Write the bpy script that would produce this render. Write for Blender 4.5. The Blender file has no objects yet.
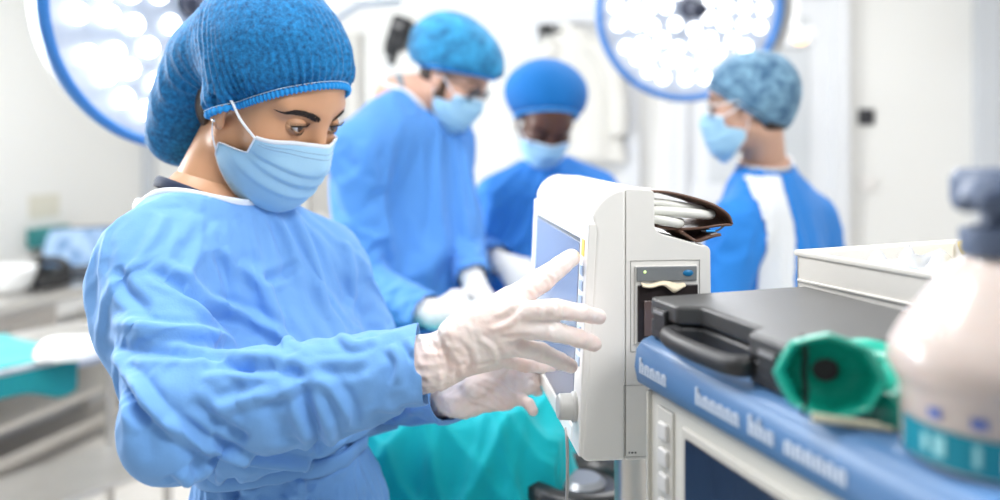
import bpy, bmesh, math, random
import numpy as np
from mathutils import Vector, Matrix

random.seed(7)
C = bpy.context.scene.collection
SC = bpy.context.scene
R = math.radians
PI = math.pi

# ---------------------------------------------------------------- camera
CAM_Z, FPX, HOR = 1.46, 800.0, 143.0
cam_d = bpy.data.cameras.new('camera')
cam = bpy.data.objects.new('camera', cam_d); C.objects.link(cam)
cam.location = (0, 0, CAM_Z); cam.rotation_euler = (R(90), 0, 0)
cam_d.sensor_width = 36.0; cam_d.lens = 36.0 * FPX / 1000.0
cam_d.shift_y = -(250.0 - HOR) / 1000.0
cam_d.clip_start = 0.02
cam_d.dof.use_dof = True; cam_d.dof.focus_distance = 0.90; cam_d.dof.aperture_fstop = 1.8
SC.camera = cam

# ---------------------------------------------------------------- world, lights, exposure
w = bpy.data.worlds.new('world'); SC.world = w; w.use_nodes = True
w.node_tree.nodes['Background'].inputs['Color'].default_value = (0.93, 0.97, 1.0, 1)
w.node_tree.nodes['Background'].inputs['Strength'].default_value = 0.40
SC.view_settings.view_transform = 'Standard'; SC.view_settings.look = 'None'
SC.view_settings.gamma = 1.0; SC.view_settings.use_curve_mapping = False
SC.view_settings.exposure = 0.12

def area_light(name, loc, target, size, power, col=(1, 1, 1), sy=None):
    d = bpy.data.lights.new(name, 'AREA'); d.energy = power; d.color = col
    d.shape = 'RECTANGLE'; d.size = size; d.size_y = sy or size
    o = bpy.data.objects.new(name, d); C.objects.link(o); o.location = loc
    o.rotation_euler = (Vector(target) - Vector(loc)).to_track_quat('-Z', 'Y').to_euler()
    return o
# ceiling luminaires of the operating room
area_light('ceiling_light_glow', (-1.45, 2.3, 2.82), (-1.45, 2.3, 0), 0.9, 34)
area_light('ceiling_light_glow', (0.9, 2.7, 2.82), (0.9, 2.7, 0), 0.9, 17)
area_light('ceiling_light_glow', (-0.75, 0.95, 2.82), (-0.75, 0.95, 0), 0.7, 24)
area_light('ceiling_light_glow', (0.95, -0.15, 2.82), (0.0, 1.0, 1.2), 0.8, 50)

# side light added out of view on the left, to rim backs and shoulders
area_light('added_side_light', (-2.72, 2.35, 1.75), (-0.2, 1.85, 1.35), 1.0, 72, (0.93, 0.97, 1.0), sy=1.2)

# ---------------------------------------------------------------- bookkeeping
WM = {}
def setp(o, label=None, cat=None, group=None, kind=None):
    if label: o['label'] = label
    if cat: o['category'] = cat
    if group: o['group'] = group
    if kind: o['kind'] = kind
    return o
def thing(name, loc, label, cat, group=None):
    o = bpy.data.objects.new(name, None); C.objects.link(o); o.location = loc
    o.empty_display_size = 0.05
    WM[o.name] = Matrix.Translation(Vector(loc))
    return setp(o, label, cat, group)
def adopt(o, parent):
    """parent a mesh whose vertices are in world coordinates"""
    if parent is not None:
        o.parent = parent
        o.matrix_parent_inverse = WM.get(parent.name, Matrix.Identity(4)).inverted()
    return o
def at(px, py, y):
    return Vector(((px - 500) / FPX * y, y, CAM_Z - (py - HOR) / FPX * y))

# ---------------------------------------------------------------- materials
MATS = {}
def nodes_of(m):
    return m.node_tree.nodes, m.node_tree.links
def mat(name, col, rough=0.5, metal=0.0, spec=0.5, trans=0.0, sss=0.0, emit=None, estr=0.0, alpha=1.0,
        noise=None, bump=None, coat=0.0, sheen=0.0, ior=1.45):
    """noise=(scale, colour2, contrast) mixes a second colour; bump=(scale, strength)"""
    if name in MATS: return MATS[name]
    m = bpy.data.materials.new(name); m.use_nodes = True; n, l = nodes_of(m)
    b = n['Principled BSDF']
    b.inputs['Base Color'].default_value = (*col, 1); b.inputs['Roughness'].default_value = rough
    b.inputs['Metallic'].default_value = metal; b.inputs['Specular IOR Level'].default_value = spec
    b.inputs['Transmission Weight'].default_value = trans; b.inputs['Alpha'].default_value = alpha
    b.inputs['IOR'].default_value = ior
    b.inputs['Coat Weight'].default_value = coat; b.inputs['Sheen Weight'].default_value = sheen
    if sss:
        b.inputs['Subsurface Weight'].default_value = sss
        b.inputs['Subsurface Radius'].default_value = (0.012, 0.005, 0.003); b.inputs['Subsurface Scale'].default_value = 1.0
    if emit:
        b.inputs['Emission Color'].default_value = (*emit, 1); b.inputs['Emission Strength'].default_value = estr
    tc = None
    if noise or bump:
        tc = n.new('ShaderNodeTexCoord')
    if noise:
        t = n.new('ShaderNodeTexNoise'); t.inputs['Scale'].default_value = noise[0]; t.inputs['Detail'].default_value = 4
        l.new(tc.outputs['Object'], t.inputs['Vector'])
        r = n.new('ShaderNodeValToRGB'); k = noise[2] if len(noise) > 2 else 0.25
        r.color_ramp.elements[0].position = 0.5 - k; r.color_ramp.elements[1].position = 0.5 + k
        r.color_ramp.elements[0].color = (*col, 1); r.color_ramp.elements[1].color = (*noise[1], 1)
        l.new(t.outputs['Fac'], r.inputs['Fac']); l.new(r.outputs['Color'], b.inputs['Base Color'])
    if bump:
        t2 = n.new('ShaderNodeTexNoise'); t2.inputs['Scale'].default_value = bump[0]; t2.inputs['Detail'].default_value = 5
        l.new(tc.outputs['Object'], t2.inputs['Vector'])
        bp = n.new('ShaderNodeBump'); bp.inputs['Strength'].default_value = bump[1]; bp.inputs['Distance'].default_value = 0.004
        l.new(t2.outputs['Fac'], bp.inputs['Height']); l.new(bp.outputs['Normal'], b.inputs['Normal'])
    MATS[name] = m
    return m

# ---------------------------------------------------------------- mesh builder
class MB:
    def __init__(s, frame=None):
        s.v, s.f, s.F = [], [], frame or Matrix.Identity(4)
    def add(s, vs, fs):
        b = len(s.v); s.v += [tuple(s.F @ Vector(p)) for p in vs]; s.f += [tuple(b + i for i in q) for q in fs]; return s
    def box(s, c, d, rot=None):
        x, y, z = d[0] / 2, d[1] / 2, d[2] / 2
        vs = [Vector((i * x, j * y, k * z)) for i in (-1, 1) for j in (-1, 1) for k in (-1, 1)]
        if rot is not None: vs = [rot @ p for p in vs]
        vs = [p + Vector(c) for p in vs]
        return s.add(vs, [(0, 1, 3, 2), (4, 6, 7, 5), (0, 4, 5, 1), (2, 3, 7, 6), (0, 2, 6, 4), (1, 5, 7, 3)])
    def prism(s, poly, a, b, ax='y'):
        """poly in the two other axes (x,z for y; x,y for z; y,z for x), extruded from a to b"""
        def P(p, t):
            return {'y': (p[0], t, p[1]), 'z': (p[0], p[1], t), 'x': (t, p[0], p[1])}[ax]
        n = len(poly); vs = [P(p, a) for p in poly] + [P(p, b) for p in poly]
        fs = [tuple(range(n)), tuple(range(2 * n - 1, n - 1, -1))] + [(i, i + n, (i + 1) % n + n, (i + 1) % n) for i in range(n)]
        return s.add(vs, fs)
    def tube(s, pts, r, n=10, caps=True, closed=False, flat=1.0, up=None):
        pts = [Vector(p) for p in pts]; m = len(pts)
        rs = r if isinstance(r, (list, tuple)) else [r] * m
        vs, fs = [], []; prev = Vector(up) if up is not None else None
        for i, p in enumerate(pts):
            if closed: t = pts[(i + 1) % m] - pts[i - 1]
            else: t = pts[min(i + 1, m - 1)] - pts[max(i - 1, 0)]
            t = t.normalized() if t.length > 1e-9 else Vector((0, 0, 1))
            if prev is None: prev = Vector((0, 0, 1)) if abs(t.z) < .9 else Vector((1, 0, 0))
            a = prev - t * prev.dot(t)
            a = a.normalized() if a.length > 1e-6 else t.orthogonal().normalized()
            prev = a; b = t.cross(a)
            for k in range(n):
                an = 2 * PI * k / n
                vs.append(p + a * (math.cos(an) * rs[i]) + b * (math.sin(an) * rs[i] * flat))
        rng = m if closed else m - 1
        for i in range(rng):
            j = (i + 1) % m
            for k in range(n):
                k2 = (k + 1) % n; fs.append((i * n + k, i * n + k2, j * n + k2, j * n + k))
        if caps and not closed:
            fs.append(tuple(range(n - 1, -1, -1))); fs.append(tuple((m - 1) * n + k for k in range(n)))
        return s.add(vs, fs)
    def lathe(s, prof, n=32, c=(0, 0, 0), axis=(0, 0, 1), caps=True):
        ax = Vector(axis).normalized(); a = ax.orthogonal().normalized(); b = ax.cross(a); c = Vector(c)
        vs, fs = [], []
        for r, z in prof:
            for k in range(n):
                t = 2 * PI * k / n; vs.append(c + ax * z + a * (r * math.cos(t)) + b * (r * math.sin(t)))
        for i in range(len(prof) - 1):
            for k in range(n):
                k2 = (k + 1) % n; fs.append((i * n + k, i * n + k2, (i + 1) * n + k2, (i + 1) * n + k))
        if caps:
            fs.append(tuple(range(n - 1, -1, -1))); fs.append(tuple((len(prof) - 1) * n + k for k in range(n)))
        return s.add(vs, fs)
    def grid(s, nu, nv, fn, wrap=False):
        vs = [fn(i / (nu if wrap else nu - 1), j / (nv - 1)) for j in range(nv) for i in range(nu)]
        fs = []
        for j in range(nv - 1):
            for i in range(nu if wrap else nu - 1):
                i2 = (i + 1) % nu; fs.append((j * nu + i, j * nu + i2, (j + 1) * nu + i2, (j + 1) * nu + i))
        return s.add(vs, fs)
    def ball(s, c, r, n=16, m=10):
        r = r if isinstance(r, (list, tuple)) else (r, r, r); c = Vector(c)
        vs = [c + Vector((0, 0, r[2]))]; fs = []
        for j in range(1, m):
            t = PI * j / m
            for k in range(n):
                a = 2 * PI * k / n; vs.append(c + Vector((r[0] * math.sin(t) * math.cos(a), r[1] * math.sin(t) * math.sin(a), r[2] * math.cos(t))))
        vs.append(c - Vector((0, 0, r[2]))); e = len(vs) - 1
        for k in range(n): fs.append((0, 1 + k, 1 + (k + 1) % n)); fs.append((e, e - n + (k + 1) % n, e - n + k))
        for j in range(m - 2):
            for k in range(n):
                a = 1 + j * n; fs.append((a + k, a + n + k, a + n + (k + 1) % n, a + (k + 1) % n))
        return s.add(vs, fs)
    def build(s, name, m, parent=None, bevel=0.0, seg=3, solid=0.0, sub=0, smooth=True, angle=38, off=0.0):
        return mesh_obj(name, s.v, s.f, m, parent, bevel, seg, solid, sub, smooth, angle, off)

def mesh_obj(name, v, f, m, parent=None, bevel=0.0, seg=3, solid=0.0, sub=0, smooth=True, angle=38, off=0.0):
    me = bpy.data.meshes.new(name); me.from_pydata([tuple(p) for p in v], [], [tuple(q) for q in f]); me.update()
    bm = bmesh.new(); bm.from_mesh(me)
    bmesh.ops.recalc_face_normals(bm, faces=bm.faces)
    if smooth:
        for q in bm.faces: q.smooth = True
        if angle:
            for e in bm.edges:
                if len(e.link_faces) == 2 and e.calc_face_angle(0) > R(angle): e.smooth = False
    bm.to_mesh(me); bm.free()
    if m is not None: me.materials.append(m)
    o = bpy.data.objects.new(name, me); C.objects.link(o)
    adopt(o, parent)
    if solid:
        md = o.modifiers.new('solid', 'SOLIDIFY'); md.thickness = solid; md.offset = off
    if bevel:
        md = o.modifiers.new('bevel', 'BEVEL'); md.width = bevel; md.segments = seg; md.limit_method = 'ANGLE'; md.angle_limit = R(35)
        md.harden_normals = True
    if sub:
        md = o.modifiers.new('sub', 'SUBSURF'); md.levels = sub; md.render_levels = sub
    return o

def frame_from(origin, x, z=(0, 0, 1)):
    x = Vector(x).normalized(); z = Vector(z); z = (z - x * x.dot(z)).normalized(); y = z.cross(x)
    M = Matrix.Identity(4)
    for i in range(3):
        M[i][0], M[i][1], M[i][2], M[i][3] = x[i], y[i], z[i], origin[i]
    return M

def spline(pts, n):
    """Catmull-Rom through pts"""
    pts = [Vector(p) for p in pts]; q = [pts[0] * 2 - pts[1]] + pts + [pts[-1] * 2 - pts[-2]]; out = []
    m = len(pts) - 1
    for i in range(n):
        t = i / (n - 1) * m; k = min(int(t), m - 1); t -= k
        a, b, c, d = q[k], q[k + 1], q[k + 2], q[k + 3]
        out.append(0.5 * ((2 * b) + (c - a) * t + (2 * a - 5 * b + 4 * c - d) * t * t + (3 * b - a - 3 * c + d) * t ** 3))
    return out

def text_mesh(name, s, size, M, m, parent, depth=0.0004, bold=0.0):
    cu = bpy.data.curves.new(name, 'FONT'); cu.body = s; cu.size = size; cu.extrude = depth; cu.offset = bold
    cu.align_x = 'CENTER'; cu.align_y = 'CENTER'
    o = bpy.data.objects.new(name + '_tmp', cu); C.objects.link(o)
    bpy.context.view_layer.update()
    me = bpy.data.meshes.new_from_object(o.evaluated_get(bpy.context.evaluated_depsgraph_get()))
    bpy.data.objects.remove(o); me.transform(M); me.materials.append(m)
    o = bpy.data.objects.new(name, me); C.objects.link(o); adopt(o, parent)
    return o
# ================================================================ the room
RU = Vector((0.243, 0.970, 0)); RV = Vector((0.970, -0.243, 0)); CORNER = Vector((-2.2, 5.0, 0))
M_BACK = frame_from(CORNER, RV)                 # x along the back wall, y behind it, z up
M_LEFT = frame_from(CORNER, -RU)                # x towards the camera, y into... the room is at y>0
wall_m = mat('wall_paint', (0.80, 0.79, 0.76), 0.55, bump=(60, 0.03))
floor_m = mat('vinyl_floor', (0.62, 0.585, 0.54), 0.3, noise=(9, (0.68, 0.645, 0.60), 0.3))
grey_m = mat('grey_lacquer', (0.60, 0.62, 0.64), 0.4)
lgrey_m = mat('light_grey_lacquer', (0.74, 0.75, 0.77), 0.4)
white_m = mat('white_lacquer', (0.84, 0.84, 0.83), 0.35)
steel_m = mat('brushed_steel', (0.66, 0.64, 0.61), 0.32, metal=0.85, noise=(14, (0.55, 0.53, 0.5), 0.4))
black_m = mat('black_plastic', (0.018, 0.018, 0.02), 0.45)
def onwall(M, px, py):
    d = Vector(((px - 500) / FPX, 1, -(py - HOR) / FPX)); o = Vector((0, 0, CAM_Z))
    n = M.to_3x3() @ Vector((0, 1, 0)); t = (M.translation - o).dot(n) / d.dot(n)
    return M.inverted() @ (o + d * t)
def struct(name, mb, m, parent=None, **k):
    o = mb.build(name, m, parent, **k)
    if parent is None: o['kind'] = 'structure'
    return o
FLr = MB(M_BACK); FLr.box((2.6, -2.6, -0.05), (7.2, 7.6, 0.1)); struct('floor', FLr, floor_m)
b = MB(M_BACK); b.box((2.6, -2.6, 2.95), (7.2, 7.6, 0.1)); struct('ceiling', b, white_m)
b = MB(M_BACK); b.box((2.6, 0.05, 1.45), (7.2, 0.1, 2.9)); struct('wall_back', b, wall_m)
b = MB(M_BACK); b.box((-0.05, -2.2, 1.45), (0.1, 4.4, 2.9)); struct('wall_left', b, wall_m)
b = MB(M_BACK); b.box((5.6, -2.0, 1.45), (0.1, 4.0, 2.9)); struct('wall_right', b, wall_m)
b = MB(M_BACK); b.box((2.8, -0.006, 0.06), (5.5, 0.012, 0.12)); struct('baseboard_back', b, lgrey_m, bevel=0.003)
b = MB(M_BACK); b.box((0.006, -2.2, 0.06), (0.012, 4.3, 0.12)); struct('baseboard_left', b, lgrey_m, bevel=0.003)

def door(name, x0, x1, top, leaf_m, frame_m, rail=None, handle_side=1, label=''):
    f = MB(M_BACK); t = 0.075
    f.box(((x0 + t / 2), -0.03, top / 2), (t, 0.06, top)); f.box(((x1 - t / 2), -0.03, top / 2), (t, 0.06, top))
    f.box(((x0 + x1) / 2, -0.03, top + t / 2), (x1 - x0, 0.06, t))
    d = struct(name, f, frame_m, bevel=0.004)
    lf = MB(M_BACK); a, c = x0 + t, x1 - t
    lf.box(((a + c) / 2, -0.012, top / 2), (c - a, 0.022, top)); lf.build('door_leaf', leaf_m, d)
    if rail:
        st = 0.11
        for i, (z0, z1) in enumerate(((0.12, rail - 0.05), (rail + 0.05, top - 0.1))):
            p = MB(M_BACK); w_, h_ = c - a - 2 * st, z1 - z0; cx, cz = (a + c) / 2, (z0 + z1) / 2
            p.box((cx, -0.026, cz), (w_, 0.008, h_)); p.build('door_panel', grey_m, d, bevel=0.002)
        p = MB(M_BACK); p.box(((a + c) / 2, -0.03, rail), (c - a, 0.016, 0.09)); p.build('door_rail', lgrey_m, d, bevel=0.004)
    hx = (c - 0.07) if handle_side > 0 else (a + 0.07)
    h = MB(M_BACK); h.tube([(hx, -0.02, 1.02), (hx, -0.07, 1.02), (hx - 0.12 * handle_side, -0.07, 1.02)], 0.009, 10)
    h.lathe([(0.025, 0), (0.025, 0.008)], 20, (hx, -0.023, 1.02), (0, -1, 0)); h.build('door_handle', steel_m, d)
    return d
p0, p1 = onwall(M_BACK, 672, 100), onwall(M_BACK, 848, 100)
door('door_1', p0.x, p1.x, 2.2, lgrey_m, lgrey_m, rail=1.20)
p0, p1 = onwall(M_BACK, 527, 100), onwall(M_BACK, 640, 100)
door('door_2', p0.x, p1.x, 2.1, white_m, lgrey_m, handle_side=-1)
p0, p1 = onwall(M_BACK, 300, 100), onwall(M_BACK, 362, 100)
door('door_3', p0.x, p1.x, 2.02, mat('taupe_door', (0.42, 0.40, 0.37), 0.5), mat('door_jamb', (0.62, 0.60, 0.56), 0.5), handle_side=-1)
# grey pilaster at the right of the back wall and beside the left lamp
p0, p1 = onwall(M_BACK, 972, 100), onwall(M_BACK, 996, 100)
b = MB(M_BACK); b.box(((p0.x + p1.x) / 2, -0.04, 1.45), (p1.x - p0.x, 0.08, 2.9)); struct('trim_1', b, mat('grey_trim', (0.58, 0.60, 0.63), 0.45), bevel=0.006)
b = MB(M_BACK); b.box((0.03, -0.03, 1.45), (0.06, 0.06, 2.9)); struct('trim_2', b, mat('grey_trim', (0.58, 0.60, 0.63), 0.45), bevel=0.006)

# wall switch and socket by the door
def wall_plate(name, px, py, w_, h_, mm, label, cat, inner):
    p = onwall(M_BACK, px, py); t = thing(name, M_BACK @ Vector((p.x, -0.001, p.z)), label, cat)
    b = MB(M_BACK); b.box((p.x, -0.006, p.z), (w_, 0.012, h_)); b.build('plate', mm, t, bevel=0.003)
    b = MB(M_BACK); b.box((p.x, -0.014, p.z), (w_ * 0.55, 0.006, h_ * 0.6)); b.build(inner, mm, t, bevel=0.002)
wall_plate('wall_switch', 866, 117, 0.075, 0.08, mat('switch_dark', (0.03, 0.03, 0.035), 0.4), 'black square light switch on the white wall beside the grey door', 'switch', 'rocker')
wall_plate('wall_socket', 868, 184, 0.08, 0.07, mat('socket_pale', (0.80, 0.77, 0.74), 0.45), 'pale socket plate on the white wall below the black switch', 'socket', 'socket_face')

# ceiling luminaires (their glow is the area lights) and an unseen window added to go with the left side light
lum_m = mat('luminaire_diffuser', (0.95, 0.95, 0.95), 0.5, emit=(1, 1, 1), estr=1.2)
for i, (x, y, s_, lab) in enumerate(((-1.45, 2.3, .9, 'square ceiling light panel above the instrument table'), (0.9, 2.7, .9, 'square ceiling light panel above the grey door side'), (-0.75, 0.95, .7, 'square ceiling light panel above the woman in front'), (0.95, -0.15, .8, 'square ceiling light panel above the blue topped machine'))):
    t = thing('ceiling_light', (x, y, 2.9), lab, 'ceiling light', 'ceiling light panels')
    b = MB(); b.box((x, y, 2.875), (s_ + .06, s_ + .06, .05)); b.build('housing', white_m, t, bevel=.004)
    b = MB(); b.box((x, y, 2.847), (s_, s_, .006)); b.build('diffuser', lum_m, t)
win = MB(M_LEFT)
wx, wz = 2.75, 1.75
for c, d in (((wx - .55, .03, wz), (.07, .06, 1.3)), ((wx + .55, .03, wz), (.07, .06, 1.3)), ((wx, .03, wz - .65), (1.17, .06, .07)), ((wx, .03, wz + .65), (1.17, .06, .07)), ((wx, .03, wz), (.05, .05, 1.3))): win.box(c, d)
wo = struct('added_window_1', win, white_m, bevel=.004)
b = MB(M_LEFT); b.box((wx, .015, wz), (1.04, .008, 1.24)); b.build('pane', mat('added_glow_pane', (.9, .95, 1), .2, emit=(.93, .97, 1), estr=1.6), wo)
# ================================================================ patient monitor in front
abs_m = mat('warm_white_abs', (0.86, 0.845, 0.81), 0.38, bump=(900, 0.02))
abs2_m = mat('rear_abs', (0.82, 0.805, 0.77), 0.42, bump=(900, 0.02))
seam_m = mat('seam_grey', (0.42, 0.41, 0.39), 0.6)
knob_m = mat('knob_grey', (0.50, 0.50, 0.48), 0.45)
leather_m = mat('brown_leather', (0.10, 0.050, 0.032), 0.42, noise=(40, (0.16, 0.085, 0.06), 0.3), bump=(160, 0.25))
cable_m = mat('white_cable', (0.78, 0.78, 0.73), 0.4)
MM = frame_from(at(579, 463, 0.86), (0.994, 0.109, 0))
MW = 0.385
mon = thing('patient_monitor', MM @ Vector((0.07, MW / 2, 0)), 'white patient monitor with slanted touch screen, gripped by white gloved hands', 'monitor')
def arc(cx, cz, r, a0, a1, n=8):
    return [(cx + r * math.cos(R(a0 + (a1 - a0) * i / n)), cz + r * math.sin(R(a0 + (a1 - a0) * i / n))) for i in range(n + 1)]
SL = 0.045
fp = arc(0.012, 0.010, 0.010, 270, 185, 5) + [(0.008 + SL * 0.24, 0.246)] + arc(0.0530, 0.2560, 0.0395, 168, 92, 10) + [(0.0515, 0.0)]
b = MB(MM); b.prism(fp, 0.0, MW); b.build('front_housing', abs_m, mon, bevel=0.006, seg=4)
rp = [(0.0520, 0.0)] + [(0.0520, 0.2945), (0.080, 0.2930)] + arc(0.079, 0.2875, 0.005, 70, 0, 4) + arc(0.096, 0.256, 0.012, 180, 262, 6) + [(0.138, 0.2315)] + arc(0.1395, 0.2245, 0.0075, 80, 0, 5) + [(0.150, 0.004), (0.146, 0.0)]
b = MB(MM); b.prism(rp, 0.0015, MW - 0.01); b.build('rear_housing', abs2_m, mon, bevel=0.003)
# bezel ring and screen in the slanted front plane
FM = MM @ Matrix.Rotation(math.atan(SL), 4, 'Y')
b = MB(FM)
yo0, yo1, zo0, zo1 = 0.0008, MW - 0.001, 0.006, 0.258
yi0, yi1, zi0, zi1 = 0.040, MW - 0.026, 0.026, 0.236
for c, d in (((0.004, (yo0 + yi0) / 2, (zo0 + zo1) / 2), (0.010, yi0 - yo0, zo1 - zo0)), ((0.004, (yo1 + yi1) / 2, (zo0 + zo1) / 2), (0.010, yo1 - yi1, zo1 - zo0)),
             ((0.004, (yi0 + yi1) / 2, (zo0 + zi0) / 2), (0.010, yi1 - yi0, zi0 - zo0)), ((0.004, (yi0 + yi1) / 2, (zo1 + zi1) / 2), (0.010, yi1 - yi0, zo1 - zi1))):
    b.box(c, d)
bez = b.build('bezel', abs_m, mon, bevel=0.0022)
b = MB(FM); b.box((0.0035, (yi0 + yi1) / 2, (zi0 + zi1) / 2), (0.004, yi1 - yi0 + 0.004, zi1 - zi0 + 0.004))
b.build('screen_gasket', mat('gasket_grey', (0.12, 0.13, 0.14), 0.5), mon)
b = MB(FM); b.box((0.0012, (yi0 + yi1) / 2, (zi0 + zi1) / 2), (0.004, yi1 - yi0 - 0.008, zi1 - zi0 - 0.008))
b.build('screen', mat('screen_glass', (0.26, 0.29, 0.36), 0.22, spec=0.5, coat=0.25), mon, bevel=0.001)
btn_m = mat('pale_blue_key', (0.50, 0.62, 0.80), 0.4)
for k in range(7):
    b = MB(FM); b.box((-0.0015, 0.022, 0.105 + k * 0.0165), (0.002, 0.016, 0.011)); b.build('soft_key', btn_m, bez, bevel=0.0008)
b = MB(FM); b.box((-0.0012, 0.021, 0.229), (0.0012, 0.013, 0.018)); setp(b.build('sticker', mat('yellow_sticker', (0.85, 0.60, 0.12), 0.5), bez), 'yellow warning sticker')
b = MB(FM); b.lathe([(0.0165, -0.001), (0.0165, 0.004), (0.0145, 0.006), (0.0140, 0.019), (0.012, 0.021), (0.004, 0.0212)], 28, (0, 0.026, 0.052), (-1, 0, 0))
setp(b.build('rotary_knob', knob_m, mon), 'grey rotary knob')
# printer module on the near side
def onmon(px, py): return onwall(MM, px, py)
def side_box(px0, py0, px1, py1, dep, name, m, parent, bevel=0.001, lift=0.0):
    a, c = onmon(px0, py0), onmon(px1, py1)
    b = MB(MM); b.box(((a.x + c.x) / 2, 0.0015 - dep / 2 - lift, (a.z + c.z) / 2), (abs(c.x - a.x), dep, abs(a.z - c.z)))
    return b.build(name, m, parent, bevel=bevel)
def groove(px0, py0, px1, py1, name, parent):
    a, c = onmon(px0, py0), onmon(px1, py1)
    b = MB(MM); pts = [(a.x, 0.0012, a.z), (c.x, 0.0012, a.z), (c.x, 0.0012, c.z), (a.x, 0.0012, c.z)]
    b.tube(pts, 0.0007, 6, closed=True); return b.build(name, seam_m, parent)
groove(631, 261, 700, 350, 'printer_outline', mon)
groove(624, 386, 664, 456, 'battery_hatch', mon)
prn = side_box(635, 266, 697, 342, 0.003, 'printer', mat('printer_grey', (0.70, 0.69, 0.66), 0.45), mon)
side_box(636, 266.5, 696, 280, 0.002, 'printer_fascia', mat('fascia_grey', (0.20, 0.215, 0.225), 0.45), prn, lift=0.003)
side_box(637, 285, 697, 340, 0.002, 'paper_door', mat('smoked_door', (0.030, 0.024, 0.024), 0.2, coat=0.4), prn, lift=0.003)
side_box(643, 300, 690, 334, 0.0015, 'paper_roll_window', mat('smoked_window', (0.14, 0.10, 0.095), 0.2, coat=0.5), prn, lift=0.005)
b = MB(MM); a = onmon(644, 271.5); b.ball((a.x, -0.0035, a.z), 0.0016, 10, 8); setp(b.build('status_light', mat('led_green', (0.6, 0.8, 0.3), 0.3, emit=(0.75, 1, 0.4), estr=0.9), prn), 'lit green status light')
b = MB(MM); a = onmon(687, 272.5); b.ball((a.x, -0.0035, a.z), (0.006, 0.0018, 0.0036), 18, 8); setp(b.build('feed_button', mat('blue_button', (0.01, 0.16, 0.36), 0.35), prn), 'blue oval button')
a = onmon(640, 284); c = onmon(683, 282)
b = MB(MM)
def paper(u, v):
    x = a.x + (c.x - a.x) * u; z = a.z + 0.002 - 0.010 * v * (0.35 + 0.65 * math.exp(-((u - .72) / .16) ** 2)) - 0.0015 * math.sin(u * 9)
    return (x, -0.003 - 0.006 * math.sin(v * 2.2), z)
b.grid(24, 7, paper); b.build('paper_strip', mat('cream_paper', (0.80, 0.70, 0.52), 0.7), prn, solid=0.0006)
# small dark print on the hatch
for k, (x_, w_) in enumerate(((629, 1.2), (631.6, 2.0), (635, 1.6))):
    side_box(x_, 452.4, x_ + w_, 453.8, 0.0004, 'hatch_print', mat('print_grey', (0.1, 0.1, 0.1), 0.6), mon, bevel=0, lift=0.0002)
# stand below the monitor
b = MB(MM); b.lathe([(0.03, -1.112), (0.022, -0.9), (0.022, -0.03), (0.05, -0.02), (0.05, -0.002)], 24, (0.118, 0.22, 0)); b.build('stand_pole', steel_m, mon)
b = MB(MM); b.lathe([(0.19, -1.116), (0.19, -1.10), (0.05, -1.07), (0.03, -1.06)], 32, (0.118, 0.22, 0)); b.build('stand_base', lgrey_m, mon)

# power lead hanging from the monitor
b = MB(); b.tube(spline([at(566, 428, 0.93), at(567, 440, 0.92), at(567.5, 470, 0.92), at(566.5, 520, 0.92), at(566, 640, 0.93), at(568, 1000, 0.95)], 40), 0.0019, 8)
setp(b.build('hanging_lead', mat('lead_grey', (0.40, 0.39, 0.38), 0.5)), 'thin grey lead hanging straight down below the knob of the patient monitor', 'cable')

# brown pouch with cables on the rear step
PMx = MM
pouch = thing('leather_pouch', PMx @ Vector((0.12, 0.09, 0.235)), 'brown leather pouch lying open on the back step of the patient monitor', 'pouch')
def flap(pts, y0, y1, sag=0.0):
    prof = spline([(p[0], 0, p[1]) for p in pts], 26)
    def fn(u, v):
        p = prof[int(round(u * 25))]; y = y0 + (y1 - y0) * v
        return (p.x + 0.004 * math.sin(v * 5 + 1) * u, y + 0.006 * math.sin(u * 6) * (1 - v), p.z + 0.003 * math.sin(v * 7 + u * 4) * u - sag * v)
    return fn
b = MB(PMx); b.grid(26, 16, flap([(0.0865, 0.2905), (0.10, 0.2890), (0.120, 0.2845), (0.150, 0.275), (0.166, 0.265), (0.172, 0.2555)], 0.012, 0.09)); b.build('upper_flap', leather_m, pouch, solid=0.0028)
b = MB(PMx); b.grid(26, 16, flap([(0.088, 0.2525), (0.105, 0.2485), (0.120, 0.2470), (0.140, 0.2490), (0.158, 0.2535), (0.172, 0.2555)], 0.012, 0.09)); b.build('lower_flap', leather_m, pouch, solid=0.0028)
b = MB(PMx); b.grid(26, 10, flap([(0.116, 0.2465), (0.124, 0.2405), (0.133, 0.2345), (0.139, 0.2375), (0.147, 0.2425), (0.156, 0.2455)], 0.004, 0.10)); b.build('side_tab', leather_m, pouch, solid=0.003)
b = MB(PMx); b.tube(spline([(0.138, 0.004, 0.2475), (0.147, -0.001, 0.2465), (0.156, 0.0, 0.249), (0.163, 0.004, 0.2525)], 14), 0.0011, 8); b.build('cord_loop', black_m, pouch)
b = MB(PMx); b.box((0.146, -0.002, 0.2478), (0.010, 0.003, 0.0022)); setp(b.build('blue_toggle', mat('blue_toggle', (0.02, 0.30, 0.75), 0.4), pouch, bevel=0.0008), 'bright blue toggle')
cab = thing('coiled_cable', PMx @ Vector((0.11, 0.03, 0.26)), 'thick white cable folded in loops inside the brown leather pouch', 'cable')
for k, (xe, z0, ze, y0, r) in enumerate(((0.146, 0.2775, 0.2680, 0.028, 0.0052), (0.153, 0.2690, 0.2635, 0.018, 0.0055), (0.116, 0.2600, 0.2545, 0.012, 0.0050))):
    pts = [(0.0865, y0, z0)] + [(0.0865 + (xe - 0.0865) * t, y0 - 0.002 * math.sin(t * 3), z0 + (ze - z0) * t ** 1.3) for t in (0.25, 0.5, 0.75)]
    pts += [(xe, y0 + 0.004, ze), (xe + 0.006, y0 + 0.018, ze), (xe - 0.004, y0 + 0.034, ze), (xe - 0.03, y0 + 0.04, ze + 0.002), (0.089, y0 + 0.042, z0)]
    b = MB(PMx); b.tube(spline(pts, 44), r, 12); b.build('cable_loop', cable_m, cab)

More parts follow.
